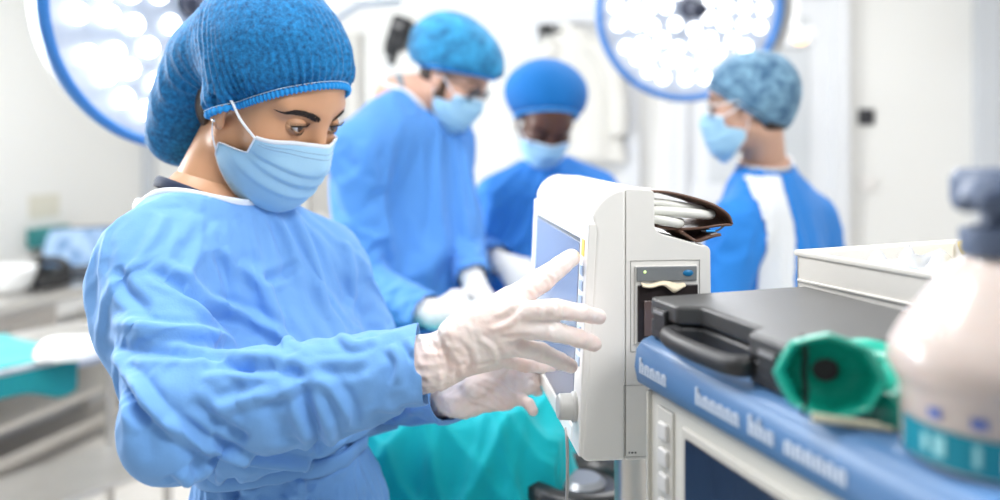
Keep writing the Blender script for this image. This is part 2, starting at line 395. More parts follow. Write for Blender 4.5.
# ================================================================ blue-topped anaesthesia machine on the right
AM = frame_from(at(634, 336, 0.80), (0.322, -0.947, 0))
blue_m = mat('device_blue', (0.09, 0.195, 0.385), 0.32, bump=(300, 0.03))
cream_m = mat('device_cream', (0.70, 0.685, 0.63), 0.45)
mach = thing('anaesthesia_machine', AM @ Vector((0.3, 0.27, -1.267)), 'cream anaesthesia machine with a blue top edge and dark display, carrying a black case', 'medical machine')
b = MB(AM)
tp = [(0.0, -0.044), (-0.003, -0.030), (-0.001, -0.012), (0.006, -0.003), (0.016, 0.0)]
poly = [(0.006, -0.048)] + [(p[0] + 0.002, p[1]) for p in tp] + [(0.56, 0.0), (0.56, -0.048)]
b.prism(poly, 0.0, 0.66, 'x'); b.build('top_slab', blue_m, mach, bevel=0.004)
b = MB(AM); b.box((0.3305, 0.285, -0.60), (0.655, 0.55, 1.10)); body_ = b.build('body', cream_m, mach, bevel=0.006)
def onmach(px, py): return onwall(AM @ Matrix.Translation((0, 0.010, 0)), px, py)
a, c = onmach(689, 438), onmach(800, 500)
b = MB(AM); b.box(((a.x + a.x + 0.15) / 2, 0.0095, a.z - 0.06), (0.15 + 0.016, 0.006, 0.12 + 0.016)); fr = b.build('display_frame', mat('display_frame', (0.60, 0.58, 0.53), 0.5), mach, bevel=0.002)
b = MB(AM); b.box((a.x + 0.075, 0.007, a.z - 0.06), (0.15, 0.004, 0.12)); b.build('display', mat('dark_glass', (0.012, 0.016, 0.03), 0.12, coat=0.5), fr, bevel=0.001)
for k in range(6):
    c = onmach(667, 431 + 25.5 * k)
    b = MB(AM); b.box((c.x, 0.007, c.z), (0.0165, 0.007, 0.0165)); b.build('panel_key', mat('key_grey', (0.66, 0.65, 0.63), 0.4), mach, bevel=0.0025)
c = onmach(667, 431)
b = MB(AM); b.box((c.x, 0.0095, c.z - 0.065), (0.028, 0.004, 0.172)); b.build('key_column', mat('key_bed', (0.60, 0.585, 0.54), 0.5), mach, bevel=0.002)
b = MB(AM); b.box((0.016, 0.0085, -0.6), (0.003, 0.005, 1.1)); b.build('corner_strip', mat('strip_cream', (0.60, 0.58, 0.52), 0.5), mach, bevel=0.001)
for sx, sy in ((0.06, 0.06), (0.06, 0.50), (0.60, 0.06), (0.60, 0.50)):
    b = MB(AM); b.lathe([(0.018, -0.014), (0.045, -0.014), (0.05, -0.008), (0.05, 0.008), (0.045, 0.014), (0.018, 0.014)], 24, (sx, sy, -1.217), (0, 1, 0))
    b.box((sx, sy, -1.16), (0.03, 0.035, 0.04)); b.build('caster', black_m, mach)
# worn pale lettering on the blue edge (illegible strokes in the photograph)
let_m = mat('lettering_pale', (0.56, 0.63, 0.74), 0.5)
def lettering(x0, x1, zc, hts, nm):
    b = MB(AM); n = len(hts); st = (x1 - x0) / n; rnd = random.Random(5)
    for i, h in enumerate(hts):
        x = x0 + st * (i + 0.5); t = st * 0.30; zb = zc - 0.0065
        if h == 0: continue
        b.box((x - st * 0.26, -0.0008, zb + h / 2), (t, 0.0012, h)); b.box((x + st * 0.24, -0.0008, zb + min(h, .009) / 2), (t, 0.0012, min(h, .009)))
        b.box((x, -0.0008, zb + min(h, .009)), (st * 0.5, 0.0012, 0.0026))
    return b.build(nm, let_m, mach)
lo, hi = .009, .015
lettering(0.012, 0.064, -0.0265, [hi, lo, lo, lo, lo], 'maker_lettering')
lettering(0.112, 0.292, -0.0265, [hi, lo, lo, lo, lo, lo, 0, hi, hi, lo, 0, lo, lo, lo, lo, lo, lo], 'model_lettering')

# black hard case with carry handle
case_m = mat('case_black', (0.030, 0.030, 0.032), 0.42, bump=(700, 0.08))
CM = AM @ Matrix.Translation((0.009, 0.013, 0.0005))
case = thing('equipment_case', CM @ Vector((0.107, 0.095, 0)), 'flat black hard case with a carry handle lying on the blue machine top', 'case')
cl, cw = 0.215, 0.187
def notch(dep): return [(0, 0), (0.050, 0), (0.060, dep), (0.148, dep), (0.158, 0), (cl, 0), (cl, cw), (0, cw)]
b = MB(CM); b.prism(notch(0.020), 0.0, 0.020, 'z'); b.build('case_base', case_m, case, bevel=0.004)
b = MB(CM); b.prism(notch(0.020), 0.0212, 0.040, 'z'); b.build('case_lid', mat('case_lid', (0.052, 0.052, 0.053), 0.36, bump=(700, 0.08)), case, bevel=0.004)
b = MB(CM); hp = spline([(0.046, 0.004, 0.013), (0.050, -0.010, 0.013), (0.070, -0.014, 0.012), (0.104, -0.0155, 0.012), (0.138, -0.014, 0.012), (0.158, -0.010, 0.013), (0.162, 0.004, 0.013)], 30)
b.tube(hp, 0.0088, 14, flat=0.8, up=(0, 0, 1)); b.build('handle', black_m, case)
for x_ in (0.024, 0.187):
    b = MB(CM); b.box((x_, -0.0015, 0.021), (0.022, 0.005, 0.022)); lt = b.build('latch', black_m, case, bevel=0.0015)
    b = MB(CM); b.box((x_, -0.0045, 0.029), (0.018, 0.0015, 0.003)); b.build('latch_lip', mat('latch_grey', (0.25, 0.25, 0.26), 0.35), lt)

# green breathing mask with a black port
green_m = mat('green_silicone', (0.005, 0.40, 0.29), 0.30, coat=0.2)
gc = at(828, 374, 0.56); gax = Vector((-0.30, -0.93, 0.10)).normalized()
gm = thing('green_breathing_mask', (gc.x, gc.y, 1.267), 'green rubber breathing mask with a black port and strap in front of the black case', 'mask')
GX = Vector((0, 0, 1)).cross(gax).normalized(); GY = gax.cross(GX)
GF = Matrix.Identity(4)
for i in range(3): GF[i][0], GF[i][1], GF[i][2], GF[i][3] = -GX[i], GY[i], gax[i], gc[i]
def octa(r, z, n=48, sx=1.0, sy=0.82):
    o = []
    for k in range(n):
        t = 2 * PI * k / n; q = (t % (PI / 4)) - PI / 8
        rr = r * (math.cos(PI / 8) / math.cos(q)) * 0.75 + r * 0.25
        o.append(Vector((rr * math.cos(t) * sx, rr * math.sin(t) * sy, z)))
    return o
def shell(rings):
    b = MB(GF); n = len(rings[0]); vs = [p for r_ in rings for p in r_]
    b.add(vs, [(i * n + k, i * n + (k + 1) % n, (i + 1) * n + (k + 1) % n, (i + 1) * n + k) for i in range(len(rings) - 1) for k in range(n)]); return b
shell([octa(0.012, -0.035), octa(0.026, -0.034), octa(0.032, -0.020), octa(0.0355, 0.0), octa(0.0365, 0.010), octa(0.0350, 0.014), octa(0.0325, 0.0135), octa(0.0300, 0.008), octa(0.0270, -0.004), octa(0.0200, -0.012), octa(0.0105, -0.015), octa(0.0085, -0.024)]).build('mask_cup', green_m, gm, angle=60)
b = MB(GF); b.lathe([(0.0, 0.0), (0.0090, 0.0), (0.0088, 0.0012)], 20, (0.001, 0.001, -0.0165), (0, 0, 1)); setp(b.build('port', black_m, gm), 'black round port')
b = MB(GF); b.tube(spline([(0.0165, -0.025, 0.010), (0.0150, -0.014, 0.002), (0.0158, 0.0, 0.0), (0.0150, 0.013, 0.002), (0.0165, 0.023, 0.010)], 20), 0.0055, 10, flat=0.4, up=(0, 0, 1)); setp(b.build('strap', black_m, gm), 'black strap across the cup')
hose = [at(842, 362, 0.605), at(868, 362, 0.605), at(890, 372, 0.60), at(908, 392, 0.575), at(905, 412, 0.553), at(884, 417, 0.545)]
b = MB(); b.tube(spline(hose, 36), [0.016 + 0.003 * math.sin(i / 35 * PI) for i in range(36)], 18); b.build('hose', green_m, gm)
b = MB(); b.tube([at(812, 417, 0.545), at(850, 422, 0.5405), at(880, 427, 0.535)], 0.0032, 12); b.tube([at(880, 427, 0.535), at(893, 430, 0.532)], 0.0022, 10)
setp(b.build('swab_stick', mat('beige_plastic', (0.58, 0.56, 0.42), 0.5)), 'thin beige stick lying on the blue top under the green mask', 'stick')

# white tray of packets behind the case
traym = mat('tray_white', (0.80, 0.775, 0.73), 0.5)
K1 = at(797, 256, 0.893); TM = frame_from((K1.x, K1.y, 1.2675), (0.385, -0.923, 0))
tray = thing('supply_tray', TM @ Vector((0.15, 0.15, 0)), 'white rectangular tray of packets standing behind the flat black case', 'tray')
TL, TW, TH = 0.30, 0.29, 0.070
b = MB(TM); t = 0.004
b.box((TL / 2, TW / 2, t / 2), (TL, TW, t)); b.box((TL / 2, t / 2, TH / 2), (TL, t, TH)); b.box((TL / 2, TW - t / 2, TH / 2), (TL, t, TH)); b.box((t / 2, TW / 2, TH / 2), (t, TW, TH)); b.box((TL - t / 2, TW / 2, TH / 2), (t, TW, TH))
b.build('tray_wall', traym, tray, bevel=0.0012)
b = MB(TM); b.tube([(0, 0, TH), (TL, 0, TH), (TL, TW, TH), (0, TW, TH)], 0.0035, 8, closed=True); b.build('rim', traym, tray)
for z_ in (0.022, 0.040):
    b = MB(TM); b.tube([(0.002, -0.0005, z_), (TL - 0.002, -0.0005, z_)], 0.0016, 6); b.build('rib', traym, tray)
# ---- contents of the tray
def crumple(name, M, c, sx, sy, h, m, seed, parent=None, n=36, solid=0.0008):
    rnd = random.Random(seed); cs = [(rnd.uniform(2, 9), rnd.uniform(2, 9), rnd.uniform(0, 6.28)) for _ in range(7)]
    b = MB(M)
    def fn(u, v):
        x, y = u - .5, v - .5; e = max(0, 1 - (2 * x) ** 4) * max(0, 1 - (2 * y) ** 4)
        z = sum(math.sin(a * x * 1.6 + q * y * 1.6 + p) ** 2 for a, q, p in cs) / 7
        return (c[0] + x * sx + 0.06 * sx * math.sin(9 * y + seed), c[1] + y * sy + 0.05 * sy * math.sin(8 * x + seed), c[2] + h * (0.55 + 0.45 * z) * e ** .6)
    b.grid(n, n, fn); return b.build(name, m, parent, solid=solid, angle=60)
bag_m = mat('clear_plastic_bag', (0.90, 0.92, 0.95), 0.18, trans=0.55, ior=1.15, spec=0.6)
packet_m = mat('paper_packet', (0.86, 0.86, 0.85), 0.6)
setp(crumple('plastic_bag', TM, (0.056, 0.115, 0.006), 0.085, 0.18, 0.078, bag_m, 3), 'crumpled clear plastic bag rising from the near corner of the white tray', 'bag')
PK = [((0.125, 0.07, 0.054), 0.10, 0.12, 0.008, 11, 'white paper packet with small green print beside the plastic bag in the tray'),
      ((0.232, 0.09, 0.056), 0.10, 0.15, 0.008, 17, 'white paper packet with grey print at the bottle end of the white tray'),
      ((0.155, 0.215, 0.050), 0.12, 0.12, 0.008, 23, 'white paper packet lying under the yellow strip in the tray')]
inkg = mat('print_green', (0.15, 0.35, 0.30), 0.6); inkd = mat('print_slate', (0.25, 0.30, 0.36), 0.6)
for i, (c, sx, sy, h, sd, lab) in enumerate(PK):
    t = thing('paper_packet', TM @ Vector((c[0], c[1], 0.01)), lab, 'packet', 'paper packets in the white tray')
    b = MB(TM); b.box((c[0], c[1], 0.0045 + (c[2] - 0.003) / 2), (sx * 0.9, sy * 0.9, c[2] - 0.005)); b.build('stack_body', packet_m, t, bevel=0.004)
    crumple('wrapper', TM, c, sx, sy, h, packet_m, sd, t)
    b = MB(TM); rnd = random.Random(sd)
    for q in range(9): b.box((c[0] - sx * .3 + sx * .6 * (q % 3) / 2, c[1] - sy * 0.25 + 0.014 * (q // 3), c[2] + h * 0.97), (0.014, 0.0022, 0.0008))
    b.build('print', (inkg, inkd, inkd)[i], t)
b = MB(TM); b.tube(spline([(0.012, 0.245, 0.064), (0.03, 0.245, 0.071), (0.055, 0.235, 0.073), (0.08, 0.222, 0.070), (0.10, 0.205, 0.064)], 24), 0.0085, 12, flat=0.4, up=(0, 0, 1))
setp(b.build('yellow_strip', mat('yellow_strip', (0.85, 0.62, 0.10), 0.45)), 'yellow plastic strip lying across packets in the white tray', 'strip')

# ---- wrapped pump bottle at the near end of the machine
BC = Vector((0.306, 0.492, 1.2672))
bot = thing('pump_bottle', BC, 'white pump bottle with a teal label on the near end of the blue machine top', 'bottle')
bot_m = mat('bottle_white', (0.56, 0.475, 0.435), 0.25, sss=0.2, coat=0.4)
BM_ = Matrix.Translation(BC)
b = MB(BM_); b.lathe([(0.050, 0.0), (0.054, 0.003), (0.054, 0.040), (0.058, 0.048), (0.0622, 0.056), (0.0605, 0.068), (0.054, 0.080), (0.044, 0.094), (0.034, 0.107), (0.024, 0.118), (0.017, 0.122), (0.017, 0.130)], 40); b.build('bottle_body', bot_m, bot, angle=0)
def band(r, z0, z1, a0, a1, n=24):
    b = MB(BM_); b.grid(n, 4, lambda u, v: (r * math.cos(R(a0 + (a1 - a0) * u)), r * math.sin(R(a0 + (a1 - a0) * u)), z0 + (z1 - z0) * v)); return b
la0, la1 = 172, 285
lab_o = band(0.0546, 0.004, 0.0255, la0, la1).build('label', mat('label_teal', (0.0, 0.20, 0.28), 0.4), bot)
setp(lab_o, 'teal label')
lw = mat('label_white', (0.85, 0.88, 0.90), 0.5); lb = mat('label_blue', (0.08, 0.14, 0.42), 0.5)
def glyph(a, z, wdeg, h, m, nm, par): return band(0.0551, z - h / 2, z + h / 2, a - wdeg / 2, a + wdeg / 2, 6).build(nm, m, par)
for a_, wd, h in ((196, 5, 0.010), (206, 8, 0.012), (228, 4, 0.013), (246, 9, 0.012)):
    glyph(a_, 0.0155, wd, h, lw if a_ > 230 else mat('label_pale_teal', (0.25, 0.55, 0.60), 0.5), 'label_mark', lab_o)
for a_ in (203, 229, 258): glyph(a_, 0.034, 9, 0.006, lb, 'printed_dot', bot)
pump_m = mat('pump_slate', (0.10, 0.13, 0.20), 0.4)
b = MB(BM_); b.lathe([(0.020, 0.124), (0.021, 0.126), (0.021, 0.140), (0.009, 0.143), (0.009, 0.150), (0.024, 0.152), (0.026, 0.158), (0.026, 0.172), (0.022, 0.177), (0.0, 0.178)], 32); b.build('pump_head', pump_m, bot)
b = MB(BM_); b.tube([(-0.010, -0.012, 0.166), (-0.034, -0.034, 0.166), (-0.046, -0.046, 0.158)], [0.008, 0.007, 0.005], 12); b.build('spout', pump_m, bot)

# ================================================================ surgical lamps
rim_m = mat('lamp_blue_rim', (0.035, 0.20, 0.56), 0.35, coat=0.3)
shell_m = mat('lamp_shell', (0.52, 0.51, 0.49), 0.35)
face_m = mat('lamp_face', (0.46, 0.50, 0.58), 0.3, coat=0.2)
led_m = mat('lamp_led', (1, 1, 1), 0.3, emit=(1, 1, 1), estr=3.2)
led_m.cycles.emission_sampling = 'NONE'
def surgical_lamp(c, nrm, rad, label, arm, power, blend=0.6, angle=70):
    nrm = Vector(nrm).normalized(); t = thing('surgical_lamp', c, label, 'surgical lamp', 'surgical lamps over the operating table')
    ux = Vector((0, 0, 1)).cross(nrm).normalized(); uy = nrm.cross(ux)
    F = Matrix.Identity(4)
    for i in range(3): F[i][0], F[i][1], F[i][2], F[i][3] = ux[i], uy[i], nrm[i], c[i]
    r = rad
    b = MB(F); b.lathe([(0.04, -0.150), (r * 0.55, -0.140), (r * 0.85, -0.115), (r * 0.99, -0.070), (r * 1.0, -0.012)], 72); b.build('housing', shell_m, t, angle=0)
    b = MB(F)
    prof = [(r * 1.0 + 0.012 * math.cos(a), 0.0 + 0.018 * math.sin(a)) for a in [2 * PI * k / 14 for k in range(14)]]
    n = 96
    b.add([(p[0] * math.cos(2 * PI * k / n), p[0] * math.sin(2 * PI * k / n), p[1]) for k in range(n) for p in prof],
          [(k * 14 + j, k * 14 + (j + 1) % 14, ((k + 1) % n) * 14 + (j + 1) % 14, ((k + 1) % n) * 14 + j) for k in range(n) for j in range(14)])
    setp(b.build('rim', rim_m, t, angle=0), 'glossy blue rim')
    b = MB(F); b.lathe([(0.0, -0.006), (r * 0.97, -0.006), (r * 0.98, 0.0), (r * 0.99, 0.004)], 72, caps=False); face = b.build('reflector_face', face_m, t, angle=0)
    L = MB(); L.lathe([(0.0, 0.011), (0.012, 0.0095), (0.0195, 0.003), (0.021, -0.004)], 18, caps=False)
    proto = None; rnd = random.Random(3)
    for frac, num in ((0.24, 7), (0.43, 14), (0.62, 20), (0.80, 24)):
        for k in range(num):
            a = 2 * PI * (k + 0.5 * (num % 2)) / num + rnd.uniform(-.05, .05); rr = r * (frac + rnd.uniform(-.025, .025))
            if proto is None:
                proto = L.build('led_lens', led_m, face, angle=0); o = proto
            else:
                o = proto.copy(); C.objects.link(o); o.parent = face
            o.matrix_parent_inverse = Matrix.Identity(4)
            o.matrix_basis = F @ Matrix.Translation((rr * math.cos(a), rr * math.sin(a), 0.0))
    b = MB(F); b.lathe([(0.034, -0.004), (0.034, 0.02), (0.028, 0.028), (0.020, 0.034), (0.019, 0.10), (0.024, 0.104), (0.024, 0.115), (0.014, 0.122)], 24); b.build('centre_handle', mat('handle_charcoal', (0.03, 0.035, 0.06), 0.45), t)
    # grip bow on the outer side and yoke at the back
    b = MB(F); b.tube(spline([(r * 0.86, -r * 0.55, -0.05), (r * 1.08, -r * 0.42, -0.055), (r * 1.17, 0, -0.06), (r * 1.08, r * 0.42, -0.055), (r * 0.86, r * 0.55, -0.05)], 30), 0.017, 12); b.build('grip_bow', shell_m, t)
    b = MB(F); b.tube(spline([(0, 0, -0.11), (0, 0, -0.19), (0, 0.05, -0.24)], 12), 0.04, 16); b.build('swivel', shell_m, t)
    b = MB(); p0 = F @ Vector((0, 0.05, -0.24)); b.tube(spline([p0] + [Vector(q) for q in arm], 30), 0.032, 16); b.build('support_arm', white_m, t)
    d = bpy.data.lights.new('surgical_lamp_beam', 'SPOT'); d.energy = power; d.spot_size = R(angle); d.spot_blend = blend; d.shadow_soft_size = r * 0.8
    o = bpy.data.objects.new('surgical_lamp_beam', d); C.objects.link(o); o.location = Vector(c) + nrm * 0.13
    o.rotation_euler = nrm.to_track_quat('-Z', 'Y').to_euler()
    return t
LC = at(194, 2, 1.73)
surgical_lamp(LC, (0.80, -0.55, -0.22), 0.315, 'large round surgical lamp with blue rim beside the head of the woman in front', [LC + Vector((0.05, 0.42, 0.34)), LC + Vector((0.3, 0.6, 0.75)), LC + Vector((0.45, 0.62, 1.12))], 45)
RC = at(690, 8, 2.62)
surgical_lamp(RC, (0.05, -0.95, -0.22), 0.300, 'round surgical lamp with blue rim above the staff member seen from behind', [RC + Vector((0.0, 0.5, 0.3)), RC + Vector((-0.15, 0.6, 0.7)), RC + Vector((-0.3, 0.6, 1.0))], 18)

# white lamp arm crossing behind the first head and up to the ceiling
t = thing('lamp_boom', at(338, 14, 1.9), 'white boom arm slanting upward beside the blue cap of the woman in front', 'lamp arm')
b = MB(); b.tube([at(300, 38, 1.9), at(322, 22, 1.9), at(352, 2, 1.9), at(384, -20, 1.9)], 0.024, 16); b.build('boom_tube', white_m, t)
b = MB(); b.tube([at(384, -20, 1.9), at(384, -60, 1.9), at(384, -470, 1.9)], 0.035, 16); b.build('drop_tube', white_m, t)
b = MB(); b.tube([at(356, 0, 1.9), at(400, -4, 1.9)], 0.022, 14); b.build('side_tube', white_m, t)

# hanging warm lamp at the door
p = at(795, 38, 3.55)
t = thing('pendant_lamp', p, 'small white box lamp with a warm glowing bulb hanging before the grey door', 'lamp')
b = MB(Matrix.Translation(p)); b.prism([(-0.07, 0.045), (0.07, 0.045), (0.085, -0.01), (0.06, -0.05), (-0.085, -0.05)], -0.06, 0.06); b.build('lamp_box', lgrey_m, t, bevel=0.012)
b = MB(Matrix.Translation(p)); b.ball((0.0, -0.058, -0.012), (0.036, 0.02, 0.024), 20, 12); setp(b.build('bulb', mat('warm_bulb', (1, .8, .5), 0.4, emit=(1.0, 0.62, 0.25), estr=1.6), t), 'warm orange bulb')
b = MB(Matrix.Translation(p)); b.tube([(0, 0, 0.04), (0, 0, 0.98)], 0.02, 12); b.build('drop_rod', white_m, t)

# black device on a pole behind the bearded man
p = at(400, 36, 3.6)
t = thing('pole_camera', (p.x, p.y, 0), 'black camera head on a grey floor pole by the taupe door', 'camera')
b = MB(); b.tube([(p.x - 0.045, p.y, 0.02), (p.x - 0.045, p.y, 1.85)], 0.016, 12); b.build('pole', grey_m, t)
b = MB(); b.lathe([(0.22, 0.0), (0.22, 0.02), (0.03, 0.04)], 28, (p.x - 0.045, p.y, 0)); b.build('pole_base', grey_m, t)
rot = Matrix.Rotation(R(18), 3, 'Y')
b = MB(Matrix.Translation(p)); b.box((0, 0, 0.01), (0.10, 0.10, 0.15), rot); b.build('camera_head', black_m, t, bevel=0.018)
b = MB(Matrix.Translation(p)); b.tube([(-0.02, 0, -0.06), (-0.045, 0, -0.13)], 0.022, 12); b.box((-0.05, 0, -0.06), (0.04, 0.05, 0.06)); b.build('bracket', black_m, t, bevel=0.006)
b = MB(Matrix.Translation(p)); b.lathe([(0.032, 0), (0.032, 0.012), (0.022, 0.014)], 20, (0.0, -0.05, 0.02), (0, -1, 0)); b.build('lens', mat('lens_glass', (0.01, 0.01, 0.012), 0.08, coat=1.0), t)

# white coat on a hook
pc = onwall(M_BACK, 575, 60); CO = M_BACK @ Matrix.Translation((pc.x, -0.085, 0))
t = thing('white_coat', CO @ Vector((0, 0, 0)), 'white coat hanging from a black hook on the white door at the back', 'coat')
coat_m = mat('coat_cotton', (0.76, 0.74, 0.69), 0.75, bump=(120, 0.1))
zt, zb = onwall(M_BACK, 575, 28).z, onwall(M_BACK, 575, 158).z
def coatfn(u, v):
    w_ = 0.055 + 0.13 * min(1, v * 3.2) ** 0.7 + 0.03 * v; a = 2 * PI * u
    fold = 1 + 0.10 * math.sin(6 * a + 3 * v) * v
    return (w_ * math.cos(a) * fold + 0.05 * v, 0.055 * math.sin(a) * (0.5 + 0.6 * v) * fold + 0.005, zt - (zt - zb) * v - 0.02 * math.cos(a))
b = MB(CO); b.grid(64, 24, coatfn, wrap=True); b.build('coat_body', coat_m, t)
for s in (-1, 1):
    b = MB(CO); b.tube(spline([(s * 0.10, -0.02, zt - 0.10), (s * 0.19, -0.03, zt - 0.22), (s * 0.21 + 0.03, -0.035, zt - 0.42), (s * 0.19 + 0.05, -0.03, zt - 0.58)], 20), [0.06 - 0.012 * i / 19 for i in range(20)], 16, flat=0.6); b.build('sleeve', coat_m, t)
ph = onwall(M_BACK, 547, 30); h = MB(M_BACK); h.box((ph.x, -0.03, ph.z), (0.07, 0.06, 0.05)); h.tube([(ph.x, -0.03, ph.z), (ph.x + 0.03, -0.09, ph.z - 0.03), (ph.x + 0.10, -0.10, ph.z - 0.02)], 0.012, 10)
setp(h.build('coat_hook', black_m, None, bevel=0.008), 'black coat hook holding the white coat', 'hook')
# ================================================================ left side: steel bench, laptop, instrument table
teal_m = fabric0 = mat('teal_drape', (0.0, 0.25, 0.26), 0.6, bump=(160, 0.1), sheen=0.2)
LM = M_LEFT
bench = thing('steel_bench', LM @ Vector((1.6, 0.25, 0)), 'long stainless steel bench along the left wall carrying the laptop', 'bench')
x0, x1, dp, ht = 0.55, 3.4, 0.50, 0.78
b = MB(LM); b.box(((x0 + x1) / 2, dp / 2 + .01, ht - .018), (x1 - x0, dp, .036)); b.build('bench_top', steel_m, bench, bevel=.006)
for x_ in (x0 + .05, (x0 + x1) / 2, x1 - .05):
    for y_ in (.06, dp - .05):
        b = MB(LM); b.tube([(x_, y_, 0.0), (x_, y_, ht - .03)], .02, 12); b.build('leg', steel_m, bench)
b = MB(LM); b.box(((x0 + x1) / 2, dp / 2 + .01, .245), (x1 - x0 - .06, dp - .05, .03)); b.build('lower_shelf', steel_m, bench, bevel=.005)
b = MB(LM); b.box(((x0 + x1) / 2, dp - .03, .10), (x1 - x0 - .06, .04, .05)); b.build('foot_rail', steel_m, bench, bevel=.005)
b = MB(LM); b.box(((x0 + x1) / 2, dp - .02, ht - .075), (x1 - x0 - .08, .02, .08)); b.build('apron', mat('bench_apron', (0.72, 0.71, 0.68), .4), bench, bevel=.003)
# drawer box hung under the bench
dx = 1.46
dr = thing('drawer_unit', LM @ Vector((dx, .25, ht - .3)), 'taupe drawer unit hung under the steel bench below the laptop', 'drawer unit')
tp_m = mat('taupe_laminate', (0.36, 0.33, 0.30), .45)
b = MB(LM); b.box((dx, .26, ht - .17), (.42, .44, .26)); b.build('carcass', tp_m, dr, bevel=.004)
for k in range(2):
    b = MB(LM); b.box((dx, .487, ht - .11 - .125 * k), (.40, .016, .115)); q = b.build('drawer', tp_m, dr, bevel=.003)
    b = MB(LM); b.tube([(dx - .07, .495, ht - .11 - .125 * k), (dx - .07, .515, ht - .11 - .125 * k), (dx + .07, .515, ht - .11 - .125 * k), (dx + .07, .495, ht - .11 - .125 * k)], .005, 8); b.build('handle', steel_m, q)
# laptop
def lw_at(px, y):
    k = (px - 500) / FPX; o = LM @ Vector((0, y, 0)); d = LM.to_3x3() @ Vector((1, 0, 0)); return (k * o.y - o.x) / (d.x - k * d.y)
LX, LY = lw_at(76, .26), .26
lt = thing('laptop', LM @ Vector((LX, LY, ht)), 'open laptop with a bright blue screen on the steel bench', 'laptop')
PF = LM @ Matrix.Translation((LX, LY, ht)) @ Matrix.Rotation(R(-52), 4, 'Z')
b = MB(PF); b.box((0, .02, .011), (.34, .24, .018)); b.build('keyboard_base', mat('laptop_dark', (.05, .05, .055), .4), lt, bevel=.004)
b = MB(PF)
for r_ in range(4):
    for c_ in range(11): b.box((-.135 + .027 * c_, -.03 + .027 * r_, .0215), (.022, .022, .003))
b.build('keys', black_m, lt)
LF = PF @ Matrix.Translation((0, -.10, .02)) @ Matrix.Rotation(R(18), 4, 'X')
b = MB(LF); b.box((0, 0, .115), (.34, .008, .225)); b.build('lid', mat('laptop_dark', (.05, .05, .055), .4), lt, bevel=.004)
def scr_mat():
    m = mat('laptop_screen', (.02, .03, .05), .3, emit=(.35, .62, 1.0), estr=.85); n, l = nodes_of(m); bs = n['Principled BSDF']
    tc = n.new('ShaderNodeTexCoord'); v = n.new('ShaderNodeTexNoise'); v.inputs['Scale'].default_value = 16; v.inputs['Detail'].default_value = 1
    r_ = n.new('ShaderNodeValToRGB'); r_.color_ramp.elements[0].position = .38; r_.color_ramp.elements[0].color = (.12, .30, .62, 1); r_.color_ramp.elements[1].position = .6; r_.color_ramp.elements[1].color = (.45, .70, 1, 1)
    l.new(tc.outputs['Object'], v.inputs['Vector']); l.new(v.outputs['Fac'], r_.inputs['Fac']); l.new(r_.outputs['Color'], bs.inputs['Emission Color']); return m
b = MB(LF); b.box((0, .0048, .118), (.318, .002, .196)); b.build('screen', scr_mat(), lt)
# things round the laptop
q = Vector((lw_at(44, .33), .33, 0))
t = thing('phone_base', LM @ Vector((q.x, .33, ht)), 'black rounded desk telephone in front of the laptop on the bench', 'telephone')
b = MB(LM @ Matrix.Translation((q.x, .33, ht))); b.prism([(-.09, 0), (.09, 0), (.09, .03), (-.06, .085), (-.09, .085)], -.08, .08, 'y'); b.build('body', black_m, t, bevel=.012)
b = MB(LM @ Matrix.Translation((q.x, .33, ht))); b.tube(spline([(-.05, -.09, .09), (-.045, -.05, .115), (-.03, 0, .12), (-.045, .05, .115), (-.05, .09, .09)], 20), .02, 12); b.build('handset', black_m, t)
t = thing('wall_box', LM @ Vector((LX, .03, 1.07)), 'teal box fixed on the left wall just above the laptop', 'box')
pb = onwall(LM, 44, 236)
b = MB(LM); b.box((pb.x, .03, pb.z), (.24, .05, .10)); b.build('body', mat('teal_box', (.03, .22, .22), .45), t, bevel=.006)
b = MB(LM); b.box((pb.x, .057, pb.z + .03), (.245, .006, .03)); b.build('lid', mat('teal_box_lid', (.05, .28, .27), .45), t, bevel=.002)
pb = onwall(LM, 44, 206); b = MB(LM); b.box((pb.x, .003, pb.z), (.20, .004, .12))
t = setp(b.build('wall_notice', mat('notice_cream', (.68, .65, .55), .7)), 'small cream paper notice on the left wall above the teal box', 'notice')
pb = Vector((lw_at(2, .25), .25, 0))
t = thing('white_basin', LM @ Vector((pb.x, .25, ht)), 'white rounded basin at the left end of the steel bench', 'basin')
b = MB(LM @ Matrix.Translation((pb.x, .25, ht))); b.lathe([(.08, 0), (.12, .02), (.14, .09), (.145, .11), (.138, .112), (.13, .09), (.10, .03), (0, .02)], 36); b.build('bowl', white_m, t, angle=0)

# instrument table with teal cloth and a white bowl
ITz = .79
ix1, iy1 = lw_at(72, 1.54), 1.54
it = thing('instrument_table', (-1.8, 2.5, 0), 'stainless instrument table half covered by a teal cloth at the left', 'table')
IT = frame_from((-1.479, 3.087, 0), (-.552, -.834, 0))
b = MB(IT); b.box((.75, .22, ITz - .02), (1.5, .44, .04)); b.build('table_top', steel_m, it, bevel=.006)
b = MB(IT); b.tube([(0, 0, ITz), (1.5, 0, ITz), (1.5, .44, ITz), (0, .44, ITz)], .011, 10, closed=True); b.build('table_rim', steel_m, it)
for x_ in (.05, 1.45):
    for y_ in (.04, .40):
        b = MB(IT); b.tube([(x_, y_, .05), (x_, y_, ITz - .04)], .016, 12); b.lathe([(.012, -.012), (.04, -.012), (.04, .012), (.012, .012)], 16, (x_, y_, .04), (0, 1, 0)); b.build('leg', steel_m, it)
b = MB(IT); b.box((.75, .22, .32), (1.42, .36, .02)); b.build('table_shelf', steel_m, it, bevel=.004)
